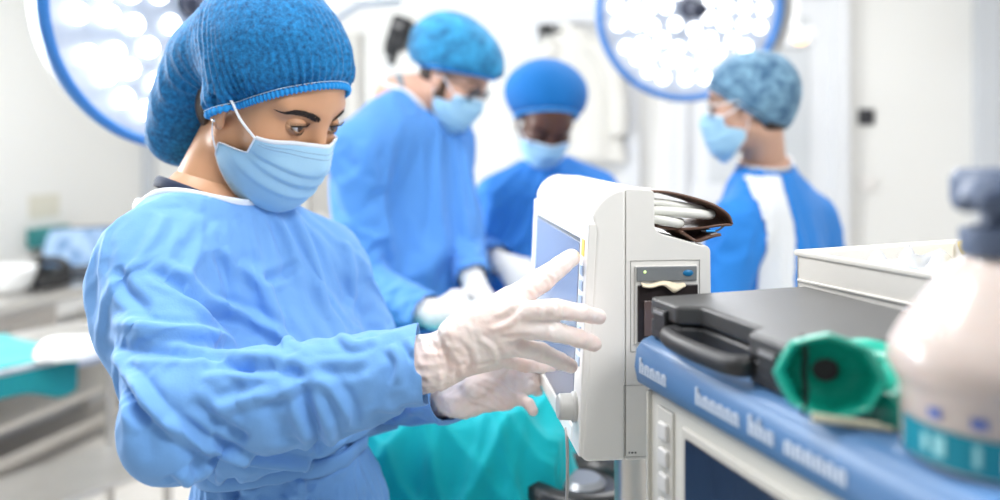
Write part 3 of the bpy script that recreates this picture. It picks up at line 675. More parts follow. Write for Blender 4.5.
def clothfn(u, v):
    x = .40 + u * 1.08 + .012 * math.sin(v * 7); y = -.005 + v * .55; z = ITz + .014 + .002 * math.sin(x * 23) * math.sin(y * 19)
    if y > .43:
        dlt = y - .43; y = .43 + .012 + .02 * min(1, dlt * 10) * (0.6 + .4 * math.sin(x * 17 + 1)); z -= dlt * (.75 + .35 * math.exp(-((x - .45) / .07) ** 2))
    return (x, y, z)
b = MB(IT); b.grid(90, 60, clothfn)
setp(b.build('teal_cloth', teal_m, None, solid=.002, angle=0), 'teal cloth spread over the instrument table with one corner hanging down', 'cloth')
bw = at(70, 352, 2.46)
t = thing('gauze_bundle', Vector((bw.x, bw.y, ITz + .016)), 'white folded gauze bundle lying on the teal cloth of the instrument table', 'gauze')
b = MB(Matrix.Translation((bw.x, bw.y, ITz + .016)))
def gz(u, v):
    a = 2 * PI * u; r = math.sin(min(1, v * 1.02) * PI / 2) ** .7 * (1 + .05 * math.sin(5 * a) + .03 * math.sin(9 * a + 2)); return (.105 * r * math.cos(a), .075 * r * math.sin(a), .055 * (math.cos(v * PI / 2) ** .8 if v < .999 else 0) + .004 * math.sin(7 * a) * (1 - v))
b.grid(40, 14, gz, wrap=True); b.build('gauze', mat('gauze_white', (.84, .83, .80), .8, bump=(200, .2)), t, angle=0)
# ================================================================ people: implicit surfaces -> one continuous mesh each
V3 = lambda *a: np.array(a, dtype=np.float64)
def cap_(P, a, b, ra, rb):
    a = np.asarray(a, float); b = np.asarray(b, float); ba = b - a; t = np.clip(((P - a) @ ba) / max(ba @ ba, 1e-12), 0, 1)
    return np.linalg.norm(P - a - t[:, None] * ba, axis=1) - (ra + (rb - ra) * t)
def ell_(P, c, r):
    q = (P - np.asarray(c, float)); r = np.asarray(r, float)
    k0 = np.linalg.norm(q / r, axis=1); k1 = np.linalg.norm(q / (r * r), axis=1) + 1e-9
    return k0 * (k0 - 1) / k1
def smin(a, b, k):
    h = np.clip(0.5 + 0.5 * (b - a) / k, 0, 1); return b + (a - b) * h - k * h * (1 - h)
def smax(a, b, k): return -smin(-a, -b, k)
def chain_(P, pts, rs, k=0.01):
    d = None
    for i in range(len(pts) - 1):
        e = cap_(P, pts[i], pts[i + 1], rs[i], rs[i + 1]); d = e if d is None else smin(d, e, k)
    return d

def surface_nets(f, lo, h):
    s = f < 0; nx, ny, nz = f.shape
    c = np.zeros((nx - 1, ny - 1, nz - 1), np.int8)
    for i in (0, 1):
        for j in (0, 1):
            for k in (0, 1): c += s[i:nx - 1 + i, j:ny - 1 + j, k:nz - 1 + k]
    act = (c > 0) & (c < 8); ids = np.full(act.shape, -1, np.int64); I = np.argwhere(act); ids[act] = np.arange(len(I))
    acc = np.zeros((len(I), 3)); cnt = np.zeros(len(I))
    cor = [(i, j, k) for i in (0, 1) for j in (0, 1) for k in (0, 1)]
    val = {q: f[I[:, 0] + q[0], I[:, 1] + q[1], I[:, 2] + q[2]] for q in cor}
    for q in cor:
        for ax in range(3):
            if q[ax] == 0:
                p = list(q); p[ax] = 1; p = tuple(p); a, b = val[q], val[p]; m = (a < 0) != (b < 0)
                t = np.where(m, a / np.where(np.abs(a - b) < 1e-12, 1e-12, a - b), 0)
                pt = np.tile(np.array(q, float), (len(I), 1)); pt[:, ax] += t
                acc[m] += pt[m]; cnt[m] += 1
    V = lo + h * (I + acc / np.maximum(cnt, 1)[:, None])
    Fs = []
    for ax in range(3):
        u, w_ = (ax + 1) % 3, (ax + 2) % 3
        sl0 = [slice(None)] * 3; sl1 = [slice(None)] * 3; sl0[ax] = slice(0, -1); sl1[ax] = slice(1, None)
        a, b = s[tuple(sl0)], s[tuple(sl1)]; E = np.argwhere(a != b)
        if not len(E): continue
        ok = (E[:, u] > 0) & (E[:, w_] > 0) & (E[:, u] < f.shape[u] - 1) & (E[:, w_] < f.shape[w_] - 1); E = E[ok]
        inside = a[E[:, 0], E[:, 1], E[:, 2]]
        quad = []
        for du, dw in ((-1, -1), (0, -1), (0, 0), (-1, 0)):
            q = E.copy(); q[:, u] += du; q[:, w_] += dw; quad.append(ids[q[:, 0], q[:, 1], q[:, 2]])
        quad = np.stack(quad, 1); quad[~inside] = quad[~inside][:, ::-1]
        Fs.append(quad)
    F = np.concatenate(Fs); F = F[(F >= 0).all(1)]
    return V, F

def sdf_mesh(fn, lo, hi, h, k=4):
    lo = np.asarray(lo, float); hi = np.asarray(hi, float)
    nb = np.ceil((hi - lo) / (h * k)).astype(int) + 1
    g = np.stack(np.meshgrid(*[np.arange(n) for n in nb], indexing='ij'), -1).reshape(-1, 3)
    ctr = lo + h * (g * k + (k - 1) / 2); fc = fn(ctr)
    near = np.abs(fc) < k * h * 1.6
    f = np.repeat(np.repeat(np.repeat(fc.reshape(nb), k, 0), k, 1), k, 2)
    gn = g[near]; off = np.stack(np.meshgrid(*[np.arange(k)] * 3, indexing='ij'), -1).reshape(-1, 3)
    idx = (gn[:, None, :] * k + off[None]).reshape(-1, 3)
    out = np.empty(len(idx))
    for i in range(0, len(idx), 200000): out[i:i + 200000] = fn(lo + h * idx[i:i + 200000])
    f[idx[:, 0], idx[:, 1], idx[:, 2]] = out
    return surface_nets(f, lo, h)

def vnormals(V, F):
    n = np.zeros_like(V); a = V[F[:, 2]] - V[F[:, 0]]; b = V[F[:, 3]] - V[F[:, 1]]; c = np.cross(a, b)
    for i in range(4): np.add.at(n, F[:, i], c)
    return n / (np.linalg.norm(n, axis=1)[:, None] + 1e-12)
def relax(V, F, it=2, lam=0.5):
    V = V.copy()
    e = np.concatenate([F[:, [0, 1]], F[:, [1, 2]], F[:, [2, 3]], F[:, [3, 0]]]); e = np.concatenate([e, e[:, ::-1]])
    for _ in range(it):
        s = np.zeros_like(V); c = np.zeros(len(V)); np.add.at(s, e[:, 0], V[e[:, 1]]); np.add.at(c, e[:, 0], 1)
        m = c > 0; V[m] += lam * (s[m] / c[m, None] - V[m])
    return V
def cut_faces(V, F, keep):
    F = F[keep(V[F].mean(1))]; u, inv = np.unique(F, return_inverse=True)
    return V[u], inv.reshape(F.shape)
def np_obj(name, V, F, m, parent, solid=0.0, sub=0, off=0.0):
    me = bpy.data.meshes.new(name); V = np.asarray(V, np.float32); F = np.asarray(F)
    me.vertices.add(len(V)); me.vertices.foreach_set('co', V.ravel())
    n = F.shape[1]; me.loops.add(F.size); me.loops.foreach_set('vertex_index', F.astype(np.int32).ravel())
    me.polygons.add(len(F)); me.polygons.foreach_set('loop_start', np.arange(0, F.size, n, dtype=np.int32))
    me.polygons.foreach_set('use_smooth', np.ones(len(F), bool))
    me.update(calc_edges=True); me.validate()
    me.materials.append(m); o = bpy.data.objects.new(name, me); C.objects.link(o); adopt(o, parent)
    if solid:
        md = o.modifiers.new('solid', 'SOLIDIFY'); md.thickness = solid; md.offset = off
    if sub:
        md = o.modifiers.new('sub', 'SUBSURF'); md.levels = sub; md.render_levels = sub
    return o
def wrinkle(P, seed, scale, n=9, aniso=None):
    """ridged sum of waves, 0..1"""
    r = np.random.RandomState(seed); d = np.zeros(len(P))
    Q = P.copy()
    for i in range(n):
        k = r.normal(size=3); k /= np.linalg.norm(k)
        if aniso is not None: k = k * aniso
        s = scale * r.uniform(0.6, 1.8); w_ = r.normal(size=3); w_ /= np.linalg.norm(w_)
        ph = Q @ (k * s) + 0.9 * np.sin(Q @ (w_ * s * 0.6) + r.uniform(0, 6)) + r.uniform(0, 6)
        d += 1 - np.abs(np.sin(ph))
    return d / n

from mathutils.bvhtree import BVHTree
def subdivided(V, F):
    o = np_obj('sub_tmp', V, F, gown_m, None, sub=1); dg = bpy.context.evaluated_depsgraph_get(); me = o.evaluated_get(dg).to_mesh()
    n = len(me.vertices); co = np.empty(n * 3, np.float32); me.vertices.foreach_get('co', co)
    f = np.empty(len(me.loops), np.int32); me.loops.foreach_get('vertex_index', f); o.evaluated_get(dg).to_mesh_clear(); bpy.data.objects.remove(o)
    return co.reshape(-1, 3).astype(float), f.reshape(-1, 4)
def seg_dist(P, pts):
    d = np.full(len(P), 9.0); t_ = np.zeros(len(P)); n = len(pts) - 1
    for i in range(n):
        a, b = pts[i], pts[i + 1]; ba = b - a; t = np.clip(((P - a) @ ba) / (ba @ ba + 1e-12), 0, 1); e = np.linalg.norm(P - a - t[:, None] * ba, axis=1)
        m = e < d; d[m] = e[m]; t_[m] = (i + t[m]) / n
    return d, t_
def creases(V, F, strokes):
    """folds that run over the cloth: each is a line on its surface with a height and a width"""
    tree = BVHTree.FromPolygons([tuple(p) for p in V], [tuple(q) for q in F]); N = vnormals(V, F); D = np.zeros(len(V))
    for px, hgt, wd in strokes:
        pts = []
        for q in spline([(x, y, 0) for x, y in px], 6 * len(px)):
            o = Vector((0, 0, CAM_Z)); d = Vector(((q.x - 500) / FPX, 1, -(q.y - HOR) / FPX)).normalized(); hit = tree.ray_cast(o, d)[0]
            if hit is not None: pts.append(np.array(hit))
        if len(pts) < 2: continue
        near = np.linalg.norm(V - np.mean(pts, 0), axis=1) < .5
        d, t = seg_dist(V[near], pts); fade = np.clip(np.minimum(t, 1 - t) / .18, 0, 1) ** .7
        x = d / wd; D[near] += hgt * fade * (np.exp(-x * x) * 1.25 - 0.5 * np.exp(-((x - 1.8) / .9) ** 2))
    return V + N * D[:, None]
# ---------------------------------------------------------------- head
class Head:
    def __init__(s, c, yaw, pitch, roll, size=1.0):
        y, p, r = R(yaw), R(pitch), R(roll)
        F = V3(math.sin(y) * math.cos(p), -math.cos(y) * math.cos(p), -math.sin(p)); X = V3(-math.cos(y), -math.sin(y), 0); U = np.cross(X, F)
        s.X = X * math.cos(r) + U * math.sin(r); s.U = -X * math.sin(r) + U * math.cos(r); s.F = F; s.c = np.array(c, float); s.k = size
        s.M = np.stack([s.X, s.F, s.U])               # rows: right, forward, up
    def loc(s, P): return (P - s.c) @ s.M.T / s.k
    def wor(s, L): return s.c + (np.asarray(L, float) * s.k) @ s.M
    def mat4(s):
        m = Matrix.Identity(4)
        for i in range(3):
            m[i][0], m[i][1], m[i][2], m[i][3] = s.X[i] * s.k, s.F[i] * s.k, s.U[i] * s.k, s.c[i]
        return m
EYE = V3(0.0315, 0.0735, 0.010)
def skull_sdf(q):
    return ell_(q, (0, -0.010, 0.044), (0.0745, 0.097, 0.080))
def head_sdf(q):
    x = np.abs(q[:, 0]); m = np.stack([x, q[:, 1], q[:, 2]], 1)
    d = skull_sdf(q)
    d = smin(d, ell_(q, (0, 0.030, -0.018), (0.060, 0.060, 0.078)), 0.03)
    d = smin(d, cap_(m, (0.050, 0.002, -0.050), (0.014, 0.066, -0.088), 0.017, 0.017), 0.03)         # jaw
    d = smin(d, ell_(q, (0, 0.070, -0.088), (0.024, 0.019, 0.018)), 0.02)                            # chin
    d = smin(d, ell_(m, (0.042, 0.058, -0.022), (0.022, 0.022, 0.022)), 0.022)                       # cheek
    d = smin(d, cap_(m, (0.0, 0.078, 0.032), (0.046, 0.064, 0.031), 0.0105, 0.009), 0.016)           # brow
    d = smax(d, -ell_(m, (0.0315, 0.0985, 0.009), (0.0180, 0.018, 0.0120)), 0.012)                    # socket
    d = smin(d, cap_(q, (0, 0.083, 0.022), (0, 0.107, -0.026), 0.0075, 0.0105), 0.012)               # nose
    d = smin(d, ell_(m, (0.0125, 0.095, -0.030), (0.008, 0.011, 0.008)), 0.006)
    d = smin(d, ell_(q, (0, 0.088, -0.052), (0.022, 0.010, 0.006)), 0.006)                           # lips
    d = smin(d, ell_(q, (0, 0.086, -0.062), (0.019, 0.010, 0.006)), 0.006)
    # ears
    e = np.stack([m[:, 0] - 0.074, (m[:, 1] + 0.008) * 0.95 + 0.25 * (m[:, 2] - 0.0), m[:, 2] + 0.001], 1)
    ear = smax(ell_(e, (0.004, 0, 0), (0.0075, 0.019, 0.032)), -ell_(e, (0.012, 0.002, 0.004), (0.0075, 0.010, 0.018)), 0.004)
    ear = smin(ear, ell_(e, (0.001, 0.006, -0.028), (0.0055, 0.0075, 0.009)), 0.006)
    d = smin(d, ear, 0.005)
    return d

def grow(o, vs): pass

def eyeball(H, side, gaze, parent, iris_col):
    """one ball, three materials by ring around the gaze axis"""
    c = H.wor(EYE * V3(side, 1, 1)); g = np.asarray(gaze, float); g = g / np.linalg.norm(g); r = 0.0122 * H.k
    a = np.cross(g, H.U); a /= np.linalg.norm(a); b_ = np.cross(a, g)
    rings = [0, 5, 9, 12, 13, 20, 26, 28, 34, 45, 60, 80, 105, 130, 155, 180]; n = 28
    vs, fs, mi = [], [], []
    for t in rings:
        t = R(t); bulge = r * (1 + 0.05 * max(0, math.cos(t * 2.6)) if t < R(34) else 1)
        for k in range(n):
            p = 2 * PI * k / n; vs.append(c + g * (bulge * math.cos(t)) + (a * math.cos(p) + b_ * math.sin(p)) * bulge * math.sin(t))
    for i in range(len(rings) - 1):
        for k in range(n):
            fs.append((i * n + k, i * n + (k + 1) % n, (i + 1) * n + (k + 1) % n, (i + 1) * n + k)); mi.append(0 if rings[i + 1] <= 12 else (1 if rings[i + 1] <= 28 else 2))
    o = mesh_obj('eye', vs, fs, mat('eye_pupil', (0.006, 0.005, 0.005), 0.05, coat=1), parent, angle=0)
    o.data.materials.append(mat('eye_iris_' + iris_col[0], iris_col[1], 0.1, coat=1)); o.data.materials.append(mat('eye_white', (0.74, 0.71, 0.69), 0.15, coat=0.6))
    for p, k in zip(o.data.polygons, mi): p.material_index = k
    return o

def eyelids(H, side, parent, skin, up=14, lo=-20, lash=True):
    """almond opening between an upper and a lower lid hugging the eyeball"""
    c0 = EYE * V3(side, 1, 1); r = 0.0134
    def P(phi, el, rr=r):
        return H.wor(c0 + rr * V3(side * math.sin(phi) * math.cos(el), math.cos(phi) * math.cos(el), math.sin(el)))
    n = 44
    for nm, e0, sgn in (('upper_eyelid', up, 1), ('lower_eyelid', lo, -1)):
        def edge(t):
            c_ = t * 100 / 60; return (R(e0) * max(0.0, math.cos(c_ * PI / 2)) ** 0.8 if abs(c_) < 1 else 0.0) + R(4) * t
        b = MB()
        def fn(u, v):
            t = 2 * u - 1; phi = R(100) * t; e = edge(t); el = e + (sgn * R(78) - e) * v
            return P(phi, el, r + 0.0004 * math.sin(v * PI))
        b.grid(n, 9, fn); b.build(nm, skin, parent, solid=0.0010 * H.k, angle=0)
        if lash:
            b = MB(); num = 30 if sgn > 0 else 18
            for i in range(num):
                t = (-0.92 + 1.84 * i / (num - 1)) * .6; phi = R(100) * t; e = edge(t); L = (0.0062 + 0.003 * max(0, t)) if sgn > 0 else 0.0026
                p0 = P(phi, e, r + 0.0007); p1 = P(phi * 1.06 + 0.06 * t, e - R(4) * sgn * 0 + R(2) * sgn, r + L * 0.55); p2 = P(phi * 1.10 + 0.16 * t, e + R(16) * sgn, r + L)
                b.tube([p0, p1, p2], [0.00042, 0.0003, 0.0001], 5)
            b.build('eyelashes', mat('lash_dark', (0.012, 0.008, 0.007), 0.5), parent)
            if sgn > 0:
                b = MB(); b.tube([P(R(100) * t, edge(t), r + 0.0006) for t in [(-0.97 + 1.94 * i / 20) * .6 for i in range(21)]], 0.0009, 6); b.build('lash_line', mat('lash_dark', (0.012, 0.008, 0.007), 0.5), parent)

def march(H, fn, o, d, t1=0.16, t0=0.0, n=60):
    """outermost zero of fn along o + d t (local head coordinates), arrays"""
    o = np.atleast_2d(o); d = np.atleast_2d(d); ts = np.linspace(t1, t0, n); hit = np.full(len(d), t0); done = np.zeros(len(d), bool); prev = np.full(len(d), t1)
    for t in ts:
        f = fn(o + d * t); m = (f < 0) & ~done; hit[m] = t; done |= m
    step = (t1 - t0) / (n - 1); lo, hi_ = hit.copy(), hit + step
    for _ in range(12):
        mid = (lo + hi_) / 2; f = fn(o + d * mid[:, None]); ins = f < 0; lo = np.where(ins, mid, lo); hi_ = np.where(ins, hi_, mid)
    return (lo + hi_) / 2

def eyebrow(H, side, parent, m, pts, thick=0.0055, n=150, seed=1):
    """short overlapping hairs lying on the brow along a curve of (x, z)"""
    rnd = random.Random(seed); b = MB(); cu = spline([(p[0] * side, 0, p[1]) for p in pts], 60)
    roots, tips = [], []
    for i in range(n):
        t = rnd.random(); k = t * 58; p = cu[int(k)]; tg = (cu[int(k) + 1] - p).normalized()
        wd = thick * (0.5 + 0.5 * min(1, t / .10)) * (1 - 0.7 * max(0, (t - .65) / .35)); o = rnd.uniform(-.5, .5) * wd
        up = Vector((-tg.z * side, 0, tg.x * side)); up = up if up.z > 0 else -up
        q = p + up * o; L = 0.0072 * rnd.uniform(.7, 1.2); dr = tg + up * (0.55 * (1 - t) - 0.25 * (o / thick) * 2)
        roots.append(q); tips.append(q + dr.normalized() * L)
    def proj(ps):
        O = np.array([(p.x, 0.0, p.z) for p in ps]); t = march(H, head_sdf, O, np.tile(V3(0, 1, 0), (len(O), 1)), 0.13, 0.0); O[:, 1] = t; return O
    mids = [r_ * .5 + t_ * .5 for r_, t_ in zip(roots, tips)]
    A, B_, D = proj(roots), proj(mids), proj(tips)
    for a, c, d in zip(A, B_, D):
        b.tube([H.wor(a + V3(0, .0002, 0)), H.wor(c + V3(0, .0009, 0)), H.wor(d + V3(0, .0006, 0))], [0.00038, 0.00036, 0.00012], 5)
    return b.build('eyebrow', m, parent)

def mask_hull(q):
    d = ell_(q, (0, 0.030, -0.045), (0.069, 0.068, 0.080))
    d = smin(d, ell_(q, (0, 0.076, -0.034), (0.022, 0.032, 0.032)), 0.05)
    d = smin(d, ell_(q, (0, 0.066, -0.088), (0.032, 0.032, 0.026)), 0.035)
    return smin(d, head_sdf(q) - 0.0015, 0.006)
def face_mask(H, parent, col_m, edge_m, top_z=-0.001, half=55, low_half=86, loop_to=None, puff=0.0):
    nu, nv = 61, 45; us = np.linspace(-1, 1, nu); vs_ = np.linspace(0, 1, nv)
    O, D, UV = [], [], []
    for v in vs_:
        # side edge is gathered: it retreats towards the mouth between its two corners
        e_ = min(1, max(0, (v - 0.40) / 0.28)); hw = half + 3 * v + (low_half - half) * e_ * e_ * (3 - 2 * e_)
        for u in us:
            th = R(hw * u)
            ztop = top_z - 0.012 * abs(u) ** 1.4 - 0.004 * abs(u); zbot = -0.128 + 0.056 * abs(u) ** 2.0
            if v > .92: pass
            z = ztop + (zbot - ztop) * v
            O.append((0, 0.012, z)); D.append((math.sin(th), math.cos(th), 0)); UV.append((u, v))
    O = np.array(O); D = np.array(D); UV = np.array(UV)
    t = march(H, mask_hull, O, D, 0.17, 0.02)
    # under the chin the sheet hangs from the jaw instead of following the throat
    T = t.reshape(nv, nu)
    for j in range(1, nv):
        lim = T[j - 1] - (0.0030 if vs_[j] > 0.6 else 0.0045); T[j] = np.maximum(T[j], lim)
    t = T.ravel(); t = t + 0.0018 + puff * np.sin(np.pi * UV[:, 1])
    # three pleats, folded downwards
    v = UV[:, 1]; pl = np.zeros(len(v))
    for p0 in (0.30, 0.45, 0.60):
        x = (v - p0) / 0.13; pl += np.where((x > -1) & (x < 0), (1 + x) * 0.0032, 0) * (1 - np.abs(UV[:, 0]) ** 3)
    t = t + pl
    W = H.wor(O + D * t[:, None])
    W2 = W.reshape(nv, nu, 3)
    for _ in range(2):
        W2[1:-1, 1:-1] = 0.6 * W2[1:-1, 1:-1] + 0.1 * (W2[:-2, 1:-1] + W2[2:, 1:-1] + W2[1:-1, :-2] + W2[1:-1, 2:])
    F = [(j * nu + i, j * nu + i + 1, (j + 1) * nu + i + 1, (j + 1) * nu + i) for j in range(nv - 1) for i in range(nu - 1)]
    o = mesh_obj('face_mask', W2.reshape(-1, 3), F, col_m, parent, solid=0.0012, angle=0)
    def strip(idx, wd, nm, nrm_off=0.0012):
        b = MB(); b.tube([tuple(W2[j, i] + (H.F * .4 * nrm_off)) for j, i in idx], wd, 8, flat=0.45, up=H.U); b.build(nm, edge_m, o)
    strip([(0, i) for i in range(nu)], 0.0030, 'top_binding')
    strip([(j, 0) for j in range(nv)], 0.0022, 'side_binding'); strip([(j, nu - 1) for j in range(nv)], 0.0022, 'side_binding')
    strip([(nv - 1, i) for i in range(nu)], 0.0020, 'bottom_binding')
    for row in (3, 5):
        b = MB(); b.tube([tuple(W2[row, i] + H.F * 0.0011) for i in range(2, nu - 2)], 0.00045, 5); b.build('stitch_line', mat('mask_stitch', (0.30, 0.45, 0.62), 0.6), o)
    for s, col in ((-1, 0), (1, nu - 1)):
        top, bot = W2[1, col], W2[int(nv * .90), col]
        for a, e in ((top, (s * 0.0795, 0.012, 0.006)), (bot, (s * 0.0805, 0.000, -0.026))):
            e1 = H.wor(e); e2 = H.wor((s * 0.079, -0.012, 0.004)); md = (a + e1) / 2 + H.wor((s * .004, 0, 0)) - H.c
            b = MB(); b.tube(spline([tuple(a), tuple(md), tuple(e1), tuple(e2)], 20), 0.0016, 8, flat=0.6); b.build('ear_loop', edge_m, o)
    return o

def cap_shape(H, parent, m, band_m, sk, bag, plane, h=0.003, seed=1, pleat=0.0022, npl=70, crump=0.004, scal=0.0022, droop=None):
    """sk: ellipsoid (c, r); bag: list of ellipsoids; plane: (point, normal) in head coordinates - the elastic lies in it"""
    p0, n = np.array(plane[0], float), np.array(plane[1], float); n /= np.linalg.norm(n)
    def full(q):
        d = ell_(q, *sk)
        for e in bag: d = smin(d, ell_(q, *e), 0.045)
        d = smin(d, head_sdf(q) - 0.005, 0.02)
        return d
    def fn(P):
        q = H.loc(P); d = smax(full(q), -((q - p0) @ n), 0.020)
        if droop: d = smin(d, cap_(q * V3(.8, 1, 1), *droop), 0.03)
        return d * H.k
    R_ = 0.20 * H.k; V, F = sdf_mesh(fn, H.c - R_, H.c + R_, h)
    N = vnormals(V, F); q = H.loc(V); dp = (q - p0) @ n
    ax = np.cross(n, V3(1, 0, 0)); ax /= np.linalg.norm(ax); cx = q - np.array(sk[0]); ang = np.arctan2(cx @ ax, cx[:, 0])
    r_ = np.random.RandomState(seed)
    ph = npl * ang + 1.5 * np.sin(5 * ang + r_.uniform(0, 6)) + 14 * dp * np.sin(9 * ang)
    amp = pleat * (np.exp(-np.clip(dp, 0, None) / 0.035) + 0.22) * np.clip(dp / 0.008, 0, 1)
    disp = amp * (1 - 1.6 * np.abs(np.sin(ph / 2))) * (0.75 + 0.5 * np.sin(7 * ang + 40 * dp)) + crump * (wrinkle(q, seed, 42) - 0.36) * np.clip(dp / 0.02, 0, 1)
    V = V + N * (disp * H.k)[:, None]
    o = np_obj('surgical_cap', V, F, m, parent)
    # gathered elastic band with a scalloped edge
    A = np.linspace(0, 2 * np.pi, 181)[:-1]; ctr = np.array(sk[0], float); ctr = ctr - n * ((ctr - p0) @ n); D = np.cos(A)[:, None] * V3(1, 0, 0) + np.sin(A)[:, None] * ax
    def rim(q): return np.minimum(head_sdf(q), skull_sdf(q)) - 0.003
    t = march(H, rim, np.tile(ctr, (len(A), 1)), D, 0.16, 0.02); t2 = march(H, full, np.tile(ctr, (len(A), 1)), D, 0.17, 0.02)
    t = np.maximum(t, np.minimum(t2, t + 0.02) - 0.006)
    for _ in range(6): t = 0.5 * t + 0.25 * (np.roll(t, 1) + np.roll(t, -1))
    pts = ctr + D * t[:, None] + n * 0.001
    b = MB(); rs = []
    big = []
    for i in range(180):
        for s_ in range(3):
            k = i + s_ / 3; a0, a1 = pts[i], pts[(i + 1) % 180]; big.append(a0 + (a1 - a0) * s_ / 3)
    rs = [0.0032 + scal * (0.5 + 0.5 * math.sin(i * 2 * PI * 96 / 540)) for i in range(len(big))]
    b.tube([tuple(H.wor(p - n * 0.001)) for p in big], rs, 8, closed=True, flat=0.8); b.build('elastic_band', band_m, o)
    b = MB(); b.tube([tuple(H.wor(p + n * 0.0035 + (p - ctr) / np.linalg.norm(p - ctr) * 0.0028)) for p in pts], 0.0005, 5, closed=True); b.build('elastic_thread', mat('thread_pale', (0.55, 0.75, 0.92), 0.5), o)
    return o

# ---------------------------------------------------------------- hands
def auto_hand(wrist, X, Y, curl=(25, 30, 20), spread=1.0, k=1.0, left=False, thumb=(0.5, 0.5)):
    """joints of a relaxed hand: X along the fingers, Y towards the thumb"""
    X = V3(*X); X /= np.linalg.norm(X); Y = V3(*Y); Y -= X * (Y @ X); Y /= np.linalg.norm(Y); Z = np.cross(X, Y) * (1 if not left else -1)   # back of the hand
    w_ = np.array(wrist, float); P = lambda x, y, z: w_ + (X * x + Y * y + Z * z) * k
    fs = []
    for (mx, my, mz), ls, sp, ex in (((0.088, 0.028, 0.002), (0.043, 0.026, 0.019), 5, 0), ((0.091, 0.009, 0.004), (0.047, 0.030, 0.020), 1, 3), ((0.086, -0.010, 0.003), (0.044, 0.028, 0.020), -4, 6), ((0.077, -0.027, 0.0), (0.034, 0.021, 0.018), -10, 9)):
        a = 0; pts = [P(mx, my, mz)]; s_ = R(sp * spread)
        for L, c in zip(ls, curl):
            a += R(c + ex); dr = (X * math.cos(s_) + Y * math.sin(s_)) * math.cos(a) - Z * math.sin(a); pts.append(pts[-1] + dr * L * k)
        fs.append(pts)
    th = [P(0.018, 0.022, -0.006)]
    d1 = X * 0.72 + Y * 0.62 - Z * 0.30; d1 /= np.linalg.norm(d1); d2 = X * (0.92) + Y * 0.25 - Z * thumb[0]; d2 /= np.linalg.norm(d2); d3 = X * 0.95 + Y * (-0.05) - Z * thumb[1]; d3 /= np.linalg.norm(d3)
    th.append(th[0] + d1 * 0.042 * k); th.append(th[1] + d2 * 0.033 * k); th.append(th[2] + d3 * 0.026 * k)
    return dict(wrist=w_, fingers=fs, thumb=th, k=k, Z=Z, X=X)
FR = [(0.0098, 0.0088, 0.0078, 0.0068), (0.0100, 0.0090, 0.0080, 0.0070), (0.0096, 0.0085, 0.0076, 0.0066), (0.0085, 0.0074, 0.0066, 0.0058)]
def hand_sdf(P, h, grow=0.0, slim=1.0):
    k = h['k']; w_ = h['wrist']; d = None
    for pts in h['fingers']:
        e = cap_(P, w_ + (pts[0] - w_) * 0.08, pts[0], 0.0155 * k, 0.0112 * k); d = e if d is None else smin(d, e, 0.014)
    d = smin(d, chain_(P, h['thumb'][:2], [0.0155 * k, 0.0125 * k]), 0.014)
    web = (h['thumb'][1] * 0.55 + h['fingers'][0][0] * 0.45); d = smin(d, cap_(P, h['thumb'][0], web, 0.012 * k, 0.008 * k), 0.014)
    for i, pts in enumerate(h['fingers']): d = smin(d, chain_(P, pts, [r * k * slim for r in FR[i]], 0.003), 0.005)
    d = smin(d, chain_(P, h['thumb'][1:], [0.0118 * k, 0.0104 * k, 0.0082 * k], 0.004), 0.006)
    return d - grow
def glove(h, fore, parent, m, res=0.002, cuff=0.07, cr=0.031, seed=1, name='glove', wr=0.0016, folds=None, slim=1.0):
    """fore: a point up the forearm; the cuff runs towards it"""
    w_ = h['wrist']; dr = np.array(fore, float) - w_; dr /= np.linalg.norm(dr)
    def fn(P):
        d = hand_sdf(P, h, 0.0012, slim)
        c = cap_(P, w_ + dr * 0.004, w_ + dr * cuff, 0.0255 * h['k'], cr); c = smax(c, (P - w_) @ dr - cuff, 0.004)
        return smin(d, c, 0.016)
    pts = np.concatenate([np.array(f) for f in h['fingers']] + [np.array(h['thumb']), np.array([w_ + dr * cuff + 0.0])])
    V, F = sdf_mesh(fn, pts.min(0) - 0.045, pts.max(0) + 0.045, res)
    N = vnormals(V, F); x = (V - w_) @ dr
    near = np.clip((x + 0.05) / 0.05, 0, 1)
    V = V + N * (wr * (0.35 + 0.9 * near) * (wrinkle(V, seed, 190, 8) - 0.36) * 2.0)[:, None]
    rib = np.exp(-((x - cuff + 0.004) / 0.003) ** 2) * 0.0016; V = V + N * rib[:, None]
    if folds: V = creases(V, F, folds)
    o = np_obj(name, V, F, m, parent); return o
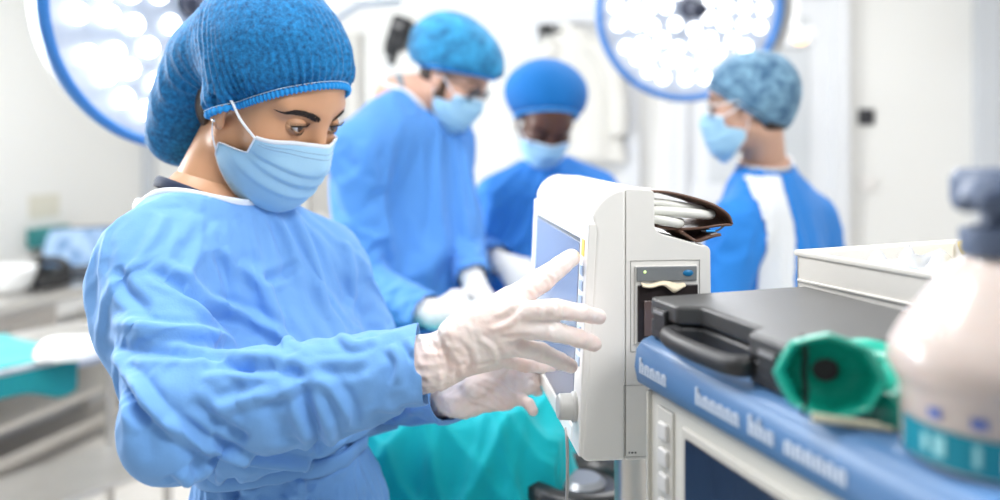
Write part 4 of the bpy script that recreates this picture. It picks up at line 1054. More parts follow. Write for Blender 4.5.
# ---------------------------------------------------------------- cloth materials
def fabric(name, col, rough=0.75, fine=420, strength=0.12, sheen=0.15, mott=None, trans=0.0, crinkle=0.0):
    if name in MATS: return MATS[name]
    m = mat(name, col, rough, sheen=sheen, spec=0.25); n, l = nodes_of(m); b = n['Principled BSDF']
    tc = n.new('ShaderNodeTexCoord'); t = n.new('ShaderNodeTexNoise'); t.inputs['Scale'].default_value = fine; t.inputs['Detail'].default_value = 3
    t2 = n.new('ShaderNodeTexNoise'); t2.inputs['Scale'].default_value = 46; t2.inputs['Detail'].default_value = 4; t2.inputs['Roughness'].default_value = 0.6
    ad = n.new('ShaderNodeMath'); ad.operation = 'MULTIPLY_ADD'; ad.inputs[1].default_value = 0.25
    l.new(tc.outputs['Object'], t.inputs['Vector']); l.new(tc.outputs['Object'], t2.inputs['Vector']); l.new(t.outputs['Fac'], ad.inputs[0]); l.new(t2.outputs['Fac'], ad.inputs[2])
    bp = n.new('ShaderNodeBump'); bp.inputs['Strength'].default_value = strength; bp.inputs['Distance'].default_value = 0.01
    if crinkle:
        rg = n.new('ShaderNodeTexNoise'); rg.noise_type = 'RIDGED_MULTIFRACTAL'; rg.inputs['Scale'].default_value = 7; rg.inputs['Detail'].default_value = 3; rg.inputs['Distortion'].default_value = 0.6
        b2 = n.new('ShaderNodeBump'); b2.inputs['Strength'].default_value = crinkle; b2.inputs['Distance'].default_value = 0.012
        l.new(tc.outputs['Object'], rg.inputs['Vector']); l.new(rg.outputs['Fac'], b2.inputs['Height']); l.new(b2.outputs['Normal'], bp.inputs['Normal'])
    l.new(ad.outputs[0], bp.inputs['Height']); l.new(bp.outputs['Normal'], b.inputs['Normal'])
    if mott:
        v = n.new('ShaderNodeTexNoise'); v.inputs['Scale'].default_value = mott[0]; v.inputs['Detail'].default_value = 5; v.inputs['Roughness'].default_value = 0.65
        l.new(tc.outputs['Object'], v.inputs['Vector'])
        r = n.new('ShaderNodeValToRGB'); r.color_ramp.elements[0].position = 0.5 - mott[2]; r.color_ramp.elements[1].position = 0.5 + mott[2]
        r.color_ramp.elements[0].color = (*mott[1], 1); r.color_ramp.elements[1].color = (*col, 1)
        l.new(v.outputs['Fac'], r.inputs['Fac']); l.new(r.outputs['Color'], b.inputs['Base Color'])
    return m
gown_m = fabric('gown_light_blue', (0.165, 0.375, 0.75), crinkle=0.5)
gown_man_m = fabric('gown_blue', (0.095, 0.29, 0.70))
gown_deep_m = fabric('gown_deep_blue', (0.035, 0.21, 0.62))
gown_back_m = fabric('gown_bright_blue', (0.03, 0.24, 0.72))
white_cloth_m = fabric('white_binding', (0.80, 0.84, 0.90))
mask_m = fabric('mask_pale_blue', (0.40, 0.66, 0.86), strength=0.05)
mask_w = fabric('mask_white_edge', (0.84, 0.88, 0.93), strength=0.03)
cap_front_m = fabric('cap_mesh_blue', (0.014, 0.25, 0.60), mott=(170, (0.006, 0.07, 0.19), 0.19), strength=0.35)
cap_band_m = fabric('cap_band_blue', (0.02, 0.30, 0.74))
cap_man_m = fabric('cap_sky_blue', (0.05, 0.38, 0.70), mott=(26, (0.02, 0.14, 0.30), 0.16))
cap_deep_m = fabric('cap_deep_blue', (0.005, 0.14, 0.43))
cap_pale_m = fabric('cap_pale_blue', (0.24, 0.43, 0.58), mott=(34, (0.045, 0.12, 0.23), 0.16))
glove_m = mat('latex_glove', (0.86, 0.81, 0.78), 0.40, sss=0.15, noise=(24, (0.84, 0.66, 0.60), 0.24), bump=(240, 0.12))
glove_bg_m = mat('latex_glove_pale', (0.78, 0.77, 0.76), 0.5)
navy_m = fabric('scrubs_navy', (0.015, 0.025, 0.06)); grey_scrub = fabric('scrubs_grey', (0.22, 0.25, 0.28))
def skin(name, col, col2): return mat(name, col, 0.42, sss=0.12, noise=(28, col2, 0.3), bump=(700, 0.03))
skin_a = skin('skin_tan', (0.60, 0.325, 0.185), (0.66, 0.35, 0.20)); skin_b = skin('skin_light', (0.62, 0.36, 0.26), (0.66, 0.38, 0.28))
skin_c = skin('skin_deep', (0.115, 0.048, 0.030), (0.15, 0.065, 0.042)); skin_d = skin('skin_fair', (0.62, 0.37, 0.27), (0.66, 0.40, 0.30))
hair_m = mat('hair_dark_brown', (0.030, 0.018, 0.012), 0.5, noise=(60, (0.06, 0.035, 0.02), 0.3), bump=(400, 0.3))
shoe_m = mat('clog_white', (0.75, 0.75, 0.74), 0.4)

def person_root(label, foot, extra=None):
    return thing('person', (foot[0], foot[1], 0), label, 'person', None)

def body_frame(S):
    L = S['sl'] - S['sr']; L[2] = 0; L /= np.linalg.norm(L); Fw = np.cross(L, V3(0, 0, 1)) * 1.0   # right->left axis; forward
    return L, -Fw if S.get('flip') else Fw
def torso_sdf(P, S, g):
    """g: added looseness"""
    lat = S.get('lat', 0.66)
    L, Fw = body_frame(S); mid = (S['sl'] + S['sr']) / 2; nb = S['neck']; hp = S['hip']
    ax = [(mid * .55 + nb * .45) - V3(0, 0, 0.05), mid * .6 + hp * .4 + Fw * .01, mid * .30 + hp * .70, hp, V3(hp[0], hp[1], 0.42)]
    rr = [0.085 + g * .4, S.get('chest', .112) + g, S.get('waist', .105) + g, S.get('hipr', .125) + g, S.get('hem', .13) + g * 1.3]
    d = None
    for i in range(4):
        a, b = ax[i], ax[i + 1]
        A = a - L * (a @ L) * (1 - lat); B = b - L * (b @ L) * (1 - lat); Q = P - np.outer(P @ L, L) * (1 - lat)
        e = cap_(Q, A, B, rr[i], rr[i + 1]); d = e if d is None else smin(d, e, 0.05)
    sh = S.get('shr', .058)
    d = smin(d, cap_(P, S['sr'], S['sl'], sh + g * .6, sh + g * .6), 0.05)
    d = smin(d, cap_(P, S['sr'] * .85 + mid * .15, nb - V3(0, 0, .01), sh * .8 + g * .3, 0.05 + g * .3), 0.05); d = smin(d, cap_(P, S['sl'] * .85 + mid * .15, nb - V3(0, 0, .01), sh * .8 + g * .3, 0.05 + g * .3), 0.05)
    return d
def make_body(S, root, skin_mat, hands, res=0.006, hres=0.0022):
    H = S['head']
    nk0 = H.wor((0, -0.024, -0.060)); nk1 = S['neck']
    nr = S.get('neckr', .050)
    def hf(P):
        q = H.loc(P); d = head_sdf(q) * H.k
        return smin(d, cap_(P, nk0, nk1, nr, nr * 1.12), 0.022)
    R_ = 0.165 * H.k; V1, F1 = sdf_mesh(hf, np.minimum(H.c - R_, nk1 - .075), np.maximum(H.c + R_, nk1 + .075), hres)
    V1 = relax(V1, F1, 1, 0.4)
    def bf(P):
        d = torso_sdf(P, S, -0.020)
        for s in 'rl':
            sh, el, wr = S['s' + s], S['e' + s], S['w' + s]
            d = smin(d, cap_(P, sh, el, .038, .032), .03); d = smin(d, cap_(P, el, wr, .032, .021), .015)
        for h in hands: d = smin(d, hand_sdf(P, h, -0.004), 0.01)
        L, Fw = body_frame(S); hp = S['hip']
        for s, k in (('r', -1), ('l', 1)):
            hj = hp + L * (.06 * k) - V3(0, 0, .10); an = V3(*S['foot_' + s]) + V3(0, 0, .08); kn = (hj + an) / 2 + Fw * .03
            d = smin(d, cap_(P, hj, kn, .066, .055), .04); d = smin(d, cap_(P, kn, an, .054, .036), .02); d = smin(d, cap_(P, an - V3(0, 0, .045), an + Fw * .13 - V3(0, 0, .055), .032, .022), .03)
        return smin(d, cap_(P, S['neck'] - V3(0, 0, .05), S['neck'], nr * 1.12, nr * 1.10), .03)
    pts = np.array([S['sr'], S['sl'], S['er'], S['el'], S['wr'], S['wl'], S['hip'], S['neck'], V3(*S['foot_r']), V3(*S['foot_l'])] + [np.array(f[-1]) for h in hands for f in h['fingers']])
    lo, hi = pts.min(0) - .19, pts.max(0) + .19; lo[2] = 0.003
    V2, F2 = sdf_mesh(bf, lo, hi, res)
    o = np_obj('body', np.concatenate([V1, V2]), np.concatenate([F1, F2 + len(V1)]), skin_mat, root)
    return o
def gown_sdf_of(S, g=0.022, su=.064, se=.056, sw=.041, ext=0.0):
    def fn(P):
        d = torso_sdf(P, S, g)
        for s in 'rl':
            sh, el, wr = S['s' + s], S['e' + s], S['w' + s]; ww = wr + (wr - el) / np.linalg.norm(wr - el) * ext
            d = smin(d, cap_(P, sh, el, su, se), .035); d = smin(d, cap_(P, el, ww, se, sw), .025)
        return d
    return fn
def gown_keep(S, hem=0.40, cuffback=(0.012, 0.012), neck_r=0.066, neck_drop=0.0):
    H = S['head']; nk = S['neck']; up = S.get('neck_dir'); up = up if up is not None else (H.wor((0, -0.024, -0.06)) - nk); up = up / np.linalg.norm(up)
    def keep(Cn):
        k = Cn[:, 2] > hem
        for s, cb in zip('rl', cuffback):
            el, wr = S['e' + s], S['w' + s]; d = (wr - el) / np.linalg.norm(wr - el); q = Cn - wr
            k &= ~(((q @ d) > -cb) & (np.linalg.norm(q - np.outer(q @ d, d), axis=1) < .09) & ((q @ d) < .12))
        q = Cn - nk; a = q @ up; r = np.linalg.norm(q - np.outer(a, up), axis=1)
        return k & ~((r < neck_r) & (a > -0.10))
    return keep
def make_gown(S, root, m, res=0.010, g=0.022, seed=1, amp=0.010, keepargs={}, sargs={}, name='gown'):
    fn = gown_sdf_of(S, g, **sargs)
    pts = np.array([S[k] for k in ('sr', 'sl', 'er', 'el', 'wr', 'wl', 'hip', 'neck')]); lo, hi = pts.min(0) - .24, pts.max(0) + .24; lo[2] = 0.30
    V, F = sdf_mesh(fn, lo, hi, res)
    V, F = cut_faces(V, F, gown_keep(S, **keepargs)); V = relax(V, F, 2)
    N = vnormals(V, F)
    vert = wrinkle(V, seed, 26, 8, np.array([1, 1, .22])) - .36; gen = wrinkle(V, seed + 5, 34, 8) - .36
    V = V + N * (amp * (1.3 * vert + 1.2 * gen))[:, None]
    o = np_obj(name, V, F, m, root, solid=0.0012); return o
def collar(S, root_gown, m, r=0.066, tilt=None, wd=0.0055):
    H = S['head']; nk = S['neck']; up = S.get('neck_dir'); up = up if up is not None else (H.wor((0, -0.024, -0.06)) - nk); up = up / np.linalg.norm(up)
    L, Fw = body_frame(S); a = L - up * (L @ up); a /= np.linalg.norm(a); b_ = np.cross(up, a)
    pts = []
    for k in range(64):
        t = 2 * PI * k / 64; d = a * math.cos(t) + b_ * math.sin(t); base = nk + d * r * 1.02
        # drop onto the gown surface
        zz = np.linspace(.06, -.12, 60); f = S['gown_fn'](base + np.outer(zz, up)); i = int(np.argmax(f < 0)) if (f < 0).any() else 30
        pts.append(base + up * zz[i])
    P = np.array(pts)
    for _ in range(4): P = .5 * P + .25 * (np.roll(P, 1, 0) + np.roll(P, -1, 0))
    b = MB(); b.tube([tuple(p) for p in P], wd, 8, closed=True, flat=.5, up=tuple(up)); return b.build('collar', m, root_gown, angle=0)
def lower_half(S, root, trouser_m):
    L, Fw = body_frame(S); hp = S['hip']
    def tf(P):
        d = None
        for s, k in (('r', -1), ('l', 1)):
            hj = hp + L * (.085 * k) - V3(0, 0, .05); an = V3(*S['foot_' + s]) + V3(0, 0, .08); kn = (hj + an) / 2 + Fw * .03
            e = smin(cap_(P, hj - V3(0, 0, .08), kn, .075, .068), cap_(P, kn, an, .068, .060), .03); d = e if d is None else smin(d, e, .02)
        return smax(d, -(P[:, 2] - .06), .01)
    lo = np.minimum(hp, np.minimum(S['foot_r'], S['foot_l'])) - .16; hi = np.maximum(hp, np.maximum(S['foot_r'], S['foot_l'])) + .16; lo[2] = 0.02; hi[2] = hp[2] + .05
    V, F = sdf_mesh(tf, lo, hi, .012); np_obj('trousers', V, F, trouser_m, root)
    for s in 'rl':
        an = V3(*S['foot_' + s])
        def sf(P):
            d = cap_(P, an + V3(0, 0, .042) - Fw * .03, an + V3(0, 0, .036) + Fw * .14, .042, .036); return smax(d, -P[:, 2] + 0.001, .004)
        V, F = sdf_mesh(sf, an - .22, an + .24, .008); np_obj('shoe', V, F, shoe_m, root)
def sim_gown(S, root, m, res=0.009, g=0.022, frames=22, seed=2, shrink=-0.07, pins=None, keepargs={}, sargs={}, name='gown', bend=0.25, sub=1, body_res=0.011, init=0.004, post=None, extra=None):
    """drape the gown over the body with the cloth solver, then keep the resting shape as an ordinary mesh"""
    fn = gown_sdf_of(S, g, **sargs)
    if extra: fn0 = fn; fn = lambda P: extra(P, fn0(P))
    pts = np.array([S[k] for k in ('sr', 'sl', 'er', 'el', 'wr', 'wl', 'hip', 'neck')]); lo, hi = pts.min(0) - .24, pts.max(0) + .24; lo[2] = keepargs.get('hem', .4) - .05
    V, F = sdf_mesh(fn, lo, hi, res); V, F = cut_faces(V, F, gown_keep(S, **keepargs)); V = relax(V, F, 3)
    N = vnormals(V, F); V = V + N * (init * 2 * (wrinkle(V, seed, 30, 9) - .36))[:, None]
    o = np_obj(name, V, F, m, None)
    def bf(P):
        d = torso_sdf(P, S, -0.004)
        for s in 'rl':
            sh, el, wr = S['s' + s], S['e' + s], S['w' + s]; d = smin(d, cap_(P, sh, el, .047, .041), .03); d = smin(d, cap_(P, el, wr + (wr - el) * .15, .041, .030), .015)
        return d
    BV, BF = sdf_mesh(bf, lo - .02, hi + .02, body_res); c = np_obj('collider_tmp', BV, BF, m, None)
    cm = c.modifiers.new('collision', 'COLLISION'); c.collision.thickness_outer = 0.003; c.collision.cloth_friction = 12
    # pinned rings: neckline, cuffs, waist tie
    vg = o.vertex_groups.new(name='pin'); H = S['head']; up = S.get('neck_dir'); up = up if up is not None else (H.wor((0, -0.024, -0.06)) - S['neck']); up = up / np.linalg.norm(up)
    q = V - S['neck']; a = q @ up; r = np.linalg.norm(q - np.outer(a, up), axis=1); pin = (r < keepargs.get('neck_r', .066) + .012) & (a > -.10)
    for s in 'rl':
        el, wr = S['e' + s], S['w' + s]; d = (wr - el) / np.linalg.norm(wr - el); b = (V - wr) @ d; rr = np.linalg.norm((V - wr) - np.outer(b, d), axis=1)
        pin |= (b > -0.028) & (b < .1) & (rr < .09)
    if pins is not None: pin |= pins(V)
    vg.add([int(i) for i in np.nonzero(pin)[0]], 1.0, 'REPLACE')
    md = o.modifiers.new('cloth', 'CLOTH'); cs = md.settings; cs.quality = 5; cs.mass = 0.12; cs.tension_stiffness = 18; cs.compression_stiffness = 18; cs.shear_stiffness = 6
    cs.bending_model = 'ANGULAR'; cs.bending_stiffness = bend; cs.vertex_group_mass = 'pin'; cs.shrink_min = shrink; cs.air_damping = 2; cs.tension_damping = 8; cs.compression_damping = 8; cs.bending_damping = 1
    md.collision_settings.use_collision = True; md.collision_settings.distance_min = 0.003; md.collision_settings.use_self_collision = False; md.collision_settings.collision_quality = 3
    md.point_cache.frame_start = 1; md.point_cache.frame_end = frames
    for f in range(1, frames + 1): SC.frame_set(f)
    dg = bpy.context.evaluated_depsgraph_get(); n = len(o.data.vertices); co = np.empty(n * 3, np.float32); o.evaluated_get(dg).data.vertices.foreach_get('co', co)
    SC.frame_set(1)
    V2 = co.reshape(-1, 3).astype(float)
    bpy.data.objects.remove(o); bpy.data.objects.remove(c)
    if post is not None: V2 = post(V2, F)
    return np_obj(name, V2, F, m, root, solid=0.0012, sub=sub), V2, F
def inner_collar(S, root, m, r, up=.0, wd=.010):
    H = S['head']; nk = S['neck']; u = H.wor((0, -0.024, -0.06)) - nk; u /= np.linalg.norm(u); a = np.cross(u, V3(0, 1, 0)); a /= np.linalg.norm(a); b_ = np.cross(u, a); b = MB()
    b.tube([tuple(nk + (a * math.cos(t) + b_ * math.sin(t)) * r + u * (up + .006 * math.sin(t))) for t in [2 * PI * k / 48 for k in range(48)]], wd, 10, closed=True, flat=.35, up=tuple(u)); return b.build('scrub_collar', m, root)
def nape(H, lowz, ym=-.012):
    def fn(P):
        q = H.loc(P); d = skull_sdf(q) - .0045; d = smin(d, ell_(q, (0, -.045, -.03), (.058, .045, .055)), .03)
        return smax(smax(d, q[:, 1] - ym, .004), -(q[:, 2] - lowz), .006) * H.k
    return sdf_mesh(fn, H.c - .16, H.c + .16, .0035)
# ================================================================ woman in front
A3 = lambda px, py, y: np.array(at(px, py, y))
W = dict(head=Head((-0.3065, 1.065, 1.518), 64, 33, -2.5, 1.04), neck=A3(207, 203, 1.075),
         sr=A3(150, 262, 0.97), sl=A3(322, 262, 1.17), er=A3(176, 404, 0.835), el=A3(380, 370, 1.24), wr=A3(436, 362, 0.85), wl=A3(462, 397, 1.04),
         hip=V3(-0.285, 1.10, 0.95), foot_r=(-0.42, 1.03, 0), foot_l=(-0.25, 1.20, 0), chest=.098, waist=.074, hipr=.094, hem=.115, neckr=.047, lat=.78, shr=.047)
rw = person_root('woman in front in light blue gown and blue bouffant cap, gloved hands on the monitor', (-.33, 1.1))
H = W['head']
# hands: joint positions in space
hr = dict(wrist=W['wr'], k=1.10, fingers=[
    [A3(516, 312, .818), A3(556, 309, .800), A3(581, 313, .812), A3(599, 317, .836)],
    [A3(511, 328, .822), A3(553, 331, .803), A3(578, 338, .815), A3(594, 344, .836)],
    [A3(504, 344, .832), A3(541, 352, .828), A3(560, 361, .842), A3(571, 366, .858)],
    [A3(495, 357, .848), A3(525, 364, .868), A3(541, 366, .890), A3(552, 365, .908)]],
    thumb=[A3(458, 334, .835), A3(508, 303, .835), A3(542, 280, .862), A3(571, 258, .880)])
hl = dict(wrist=W['wl'], k=1.0, fingers=[
    [A3(511, 371, 1.085), A3(528, 367, 1.115), A3(536, 366, 1.135), A3(541, 367, 1.15)],
    [A3(514, 381, 1.080), A3(530, 378, 1.110), A3(538, 378, 1.135), A3(542, 380, 1.15)],
    [A3(512, 391, 1.065), A3(527, 388, 1.090), A3(535, 388, 1.110), A3(538, 391, 1.125)],
    [A3(505, 401, 1.045), A3(521, 399, 1.045), A3(529, 404, 1.035), A3(533, 411, 1.030)]],
    thumb=[A3(474, 384, 1.02), A3(492, 368, 1.03), A3(508, 360, 1.05), A3(518, 356, 1.07)])
GF1 = [([(452, 348), (460, 362), (464, 380)], .0018, .0035), ([(462, 343), (471, 358), (474, 378)], -.0016, .0032), ([(478, 338), (492, 348), (498, 364)], .0015, .003), ([(470, 366), (490, 362), (512, 360)], -.0014, .003),
    ([(488, 330), (506, 326), (520, 316)], .0015, .003), ([(494, 322), (510, 314), (524, 302)], -.0016, .003), ([(500, 338), (520, 336), (538, 338)], -.0013, .0028), ([(538, 304), (542, 310), (541, 318)], .0009, .0024), ([(556, 303), (559, 309), (557, 316)], -.0010, .0024),
    ([(548, 325), (551, 332), (549, 339)], .0009, .0024), ([(536, 347), (540, 353), (537, 359)], -.0009, .0024), ([(528, 288), (534, 294), (536, 300)], .0010, .0024), ([(545, 274), (551, 279), (553, 285)], -.0009, .0024), ([(442, 340), (448, 362), (446, 386)], -.0018, .0035)]
GF2 = [([(472, 384), (490, 392), (505, 408)], -.0015, .003), ([(480, 378), (500, 384), (516, 396)], .0013, .003), ([(468, 400), (486, 404), (500, 412)], .0014, .003)]
bodyw = make_body(W, rw, skin_a, [hr, hl])
glove(hr, W['er'], rw, glove_m, 0.0018, cuff=.050, cr=.033, seed=4, wr=.0026, slim=.90, folds=GF1)
glove(hl, W['el'], rw, glove_m, 0.002, cuff=.055, cr=.037, seed=9, wr=.0022, slim=.9, folds=GF2)
tg = V3(0.12, 0.86, 1.30)
for s in (1, -1):
    e = H.wor(EYE * V3(s, 1, 1)); eyeball(H, s, tg - e, rw, ('brown', (0.085, 0.038, 0.018)))
    eyelids(H, s, rw, skin_a, up=18, lo=-20)
    eyebrow(H, s, rw, mat('brow_dark', (0.022, 0.013, 0.010), 0.6), [(0.012, 0.0250), (0.022, 0.0278), (0.034, 0.0298), (0.044, 0.0288), (0.052, 0.0245)], thick=0.0080, n=330, seed=3)
face_mask(H, rw, mask_m, mask_w)
cap_shape(H, rw, cap_front_m, cap_band_m, ((0, -0.030, 0.055), (0.088, 0.108, 0.092)), [((0, -0.114, -0.058), (0.054, 0.045, 0.098))], ((0, 0.090, 0.078), (0, -0.735, 0.678)), h=0.0025, seed=4, pleat=.0034, npl=62, droop=((0, -.104, -.005), (0, -.104, -.128), .054, .038))
V, F = nape(H, -.075, -.036); np_obj('hair', V, F, hair_m, rw)
b = MB(H.mat4()); b.ball((.0815, .004, -.0275), .0028, 12, 8); b.build('earring', mat('silver', (.8, .8, .8), .15, metal=1), rw)
W['gown_fn'] = gown_sdf_of(W)
FOLDS = [
    ([(110, 343), (138, 391), (180, 432), (232, 455), (275, 463), (321, 462), (372, 434), (440, 396)], .0042, .0075),
    ([(150, 268), (180, 285), (208, 305), (238, 332)], -.0050, .010), ([(112, 322), (160, 330), (205, 333), (236, 345)], .0042, .009),
    ([(106, 348), (160, 352), (220, 358), (262, 372)], -.0035, .008), ([(200, 300), (250, 318), (300, 350)], .0035, .008),
    ([(302, 384), (306, 405), (316, 432), (320, 455)], -.0045, .008), ([(300, 384), (280, 392), (245, 400), (215, 412)], .0035, .008),
    ([(306, 380), (285, 370), (240, 366), (200, 368)], -.0035, .008), ([(310, 376), (330, 388), (345, 410), (350, 430)], .0032, .007),
    ([(325, 370), (348, 372), (370, 366)], -.0016, .007), ([(390, 345), (400, 362), (398, 385)], .0022, .006), ([(408, 338), (420, 362), (424, 388)], .0018, .006),
    ([(292, 212), (308, 245), (320, 285), (326, 320)], .0032, .010), ([(270, 215), (282, 250), (290, 290)], -.0025, .010), ([(345, 240), (352, 275), (348, 320)], .003, .010),
    ([(238, 262), (262, 285), (275, 315), (280, 340)], .003, .010), ([(300, 262), (280, 275), (262, 280)], -.0025, .008), ([(215, 250), (228, 280), (232, 310)], -.0030, .009),
    ([(165, 215), (150, 245), (128, 275)], .0022, .009), ([(118, 265), (125, 290), (150, 312)], -.003, .008), ([(126, 380), (134, 405), (150, 425)], -.0035, .008),
    ([(190, 400), (222, 425), (250, 438)], -.0028, .008), ([(340, 335), (355, 345), (380, 340)], .002, .006), ([(180, 470), (190, 485), (186, 500)], .004, .008), ([(230, 478), (236, 500)], -.004, .008), ([(300, 478), (296, 500)], .004, .01)]
def finish(V, F):
    return V
gw, gV, gF = sim_gown(W, rw, gown_m, res=.0085, seed=2, g=.024, frames=34, shrink=-0.12, bend=0.015, init=.008, sub=0, extra=lambda P, d: d + .028 * np.exp(-((P[:, 2] - 1.045) / .045) ** 2) * (P[:, 1] > .95), keepargs=dict(neck_r=.078), sargs=dict(su=.062, se=.050, sw=.043), pins=lambda V: (np.abs(V[:, 2] - 1.045) < .008) & (V[:, 1] > .93))
sV, sF = subdivided(*subdivided(gV, gF)); sV = creases(sV, sF, [(p_, h_ * 1.6, w_ * .85) for p_, h_, w_ in FOLDS])
bpy.data.objects.remove(gw); gw = np_obj('gown', sV, sF, gown_m, rw, solid=0.0012)
collar(W, gw, white_cloth_m, r=.078, wd=.0075)
inner_collar(W, rw, navy_m, .070, .002, .007)
# waist tie
wq = sV[(np.abs(sV[:, 2] - 1.045) < .004) & (sV[:, 1] > .93)]; wc = np.array([np.mean(wq[:, 0]), np.mean(wq[:, 1]), 1.045]); ang = np.arctan2(wq[:, 1] - wc[1], wq[:, 0] - wc[0]); rad = np.linalg.norm(wq[:, :2] - wc[:2], axis=1)
ring = []
for k in range(60):
    a = -PI + 2 * PI * k / 60; m_ = np.abs((ang - a + PI) % (2 * PI) - PI) < .14; r_ = np.percentile(rad[m_], 80) if m_.any() else .12; ring.append((wc[0] + (r_ + .003) * math.cos(a), wc[1] + (r_ + .003) * math.sin(a), 1.045 + .004 * math.sin(3 * a)))
b = MB(); b.tube(ring, .012, 10, closed=True, flat=.3, up=(0, 0, 1)); b.build('waist_tie', gown_m, gw, angle=0)
lower_half(W, rw, navy_m)
# ================================================================ the three colleagues
def staff(S, label, skin_mat, gmat, capm, bandm, foot, hands, capargs, gown_kw={}, sk=None, eyes=True, glm=None, scrub=None, gaze=None, iris=('dark', (0.03, 0.015, 0.01)), maskargs={}, brow=True, trous=None):
    r = person_root(label, foot); H = S['head']
    S['gown_fn'] = gown_sdf_of(S)
    make_body(S, r, skin_mat, hands, res=.009, hres=.0032)
    for h, k in zip(hands, 'rl'): glove(h, S['e' + k], r, glm or glove_bg_m, .0030, cuff=.075, cr=.039, seed=5, wr=.001)
    if eyes:
        for s in (1, -1):
            e = H.wor(EYE * V3(s, 1, 1)); eyeball(H, s, np.array(gaze) - e, r, iris); eyelids(H, s, r, skin_mat, up=6, lo=-16)
            if brow: eyebrow(H, s, r, mat('brow_dark', (0.022, 0.013, 0.010), 0.6), [(0.012, 0.027), (0.022, 0.031), (0.034, 0.0345), (0.046, 0.0335), (0.055, 0.0275)], thick=0.0075, n=90, seed=3)
    face_mask(H, r, mask_m, mask_w, **maskargs)
    cap_shape(H, r, capm, bandm, h=.004, **capargs)
    g, V, F = sim_gown(S, r, gmat, res=.0135, body_res=.016, frames=20, **{**dict(g=.024, shrink=-.13, bend=.015, init=.010, sub=1), **gown_kw})
    collar(S, g, gown_kw.get('collar_m', white_cloth_m), r=gown_kw.get('keepargs', {}).get('neck_r', .066))
    lower_half(S, r, trous or navy_m)
    return r
def glasses(H, root, m, tint, w_=0.026, h_=0.017, z0=0.004, y0=0.098, rim=0.0016):
    g = MB(H.mat4())
    for s in (1, -1):
        ring = []
        for k in range(32):
            t = 2 * PI * k / 32; c, d = math.cos(t), math.sin(t); e = 0.6
            x = math.copysign(abs(c) ** e, c) * w_; z = math.copysign(abs(d) ** e, d) * h_; ring.append((s * 0.0335 + x, y0 - 0.25 * max(0, abs(s * 0.0335 + x) - .02), z0 + z))
        g.tube(ring, rim, 8, closed=True)
        g.tube([(s * 0.060, y0 - 0.012, z0 + 0.008), (s * 0.080, y0 - 0.05, z0 + 0.010), (s * 0.081, -0.002, z0 + 0.012), (s * 0.080, -0.022, z0 - 0.008)], rim, 8)
    g.tube([(-0.008, y0 + .001, z0 + .005), (0, y0 + 0.004, z0 + 0.007), (0.008, y0 + .001, z0 + .005)], rim, 8)
    o = g.build('glasses', m, root)
    for s in (1, -1):
        b = MB(H.mat4()); b.lathe([(0.0, 0.0), (w_ * .93, 0.0), (w_ * .93, .001)], 24, (s * .0335, y0 - .004, z0), (s * .12, 1, 0)); b.build('lens', tint, o)
    return o
glass_m = mat('spectacle_lens', (0.55, 0.6, 0.65), 0.05, trans=0.9, ior=1.1)
dark_frame_m = mat('spectacle_frame_dark', (0.012, 0.014, 0.02), 0.3); pale_frame_m = mat('spectacle_frame_clear', (0.75, 0.78, 0.80), 0.2)

# ---- bearded man bending over the table
Mn = dict(head=Head((-0.119, 2.01, 1.618), 66, 32, 2, 0.92), neck=A3(400, 100, 2.02), sr=A3(360, 146, 1.84), sl=A3(450, 138, 2.12), er=A3(362, 280, 1.80), el=A3(462, 242, 2.00),
          wr=A3(434, 316, 1.64), wl=A3(474, 284, 1.84), hip=V3(-0.27, 2.10, 0.98), foot_r=(-0.36, 2.05, 0), foot_l=(-0.2, 2.22, 0), chest=.118, waist=.105, hipr=.112, hem=.125, neckr=.058, shr=.055)
hands = [auto_hand(Mn['wr'], (0.80, 0.35, -0.18), (0.15, 0.3, 0.9), curl=(22, 28, 18)), auto_hand(Mn['wl'], (0.55, -0.55, -0.62), (-0.5, -.6, .1), curl=(25, 30, 20), left=True)]
man = staff(Mn, 'bearded man in light blue gown, dark glasses and sky blue cap bending over the table', skin_b, gown_man_m, cap_man_m, cap_band_m, (-.27, 2.1), hands,
            dict(sk=((0, -0.022, 0.066), (0.110, 0.140, 0.102)), bag=[((0, -0.06, 0.060), (0.095, 0.095, 0.092))], plane=((0, 0.090, 0.060), (0, -0.36, 0.933)), seed=8, pleat=.001, crump=.003),
            gaze=V3(0.1, 1.6, 1.1))
beard_m = mat('beard_brown', (0.05, 0.028, 0.018), 0.7, noise=(300, (0.14, 0.08, 0.05), 0.3), bump=(500, 0.5))
Hm = Mn['head']
def beard(P):
    q = Hm.loc(P); d = head_sdf(q) - .0022; m = np.stack([np.abs(q[:, 0]), q[:, 1], q[:, 2]], 1)
    return smax(d, smin(cap_(m, (.066, .012, -.01), (.058, .018, -.05), .012, .018), cap_(m, (.058, .018, -.05), (0, .075, -.09), .018, .030), .01), .003) * Hm.k
V, F = sdf_mesh(beard, Hm.c - .16, Hm.c + .16, .0035); np_obj('beard', V, F, beard_m, man)
V, F = nape(Hm, -.045); np_obj('hair', V, F, hair_m, man)
glasses(Hm, man, dark_frame_m, glass_m)
# grey scrub collar showing inside the gown
inner_collar(Mn, man, grey_scrub, .062, .004, .012)

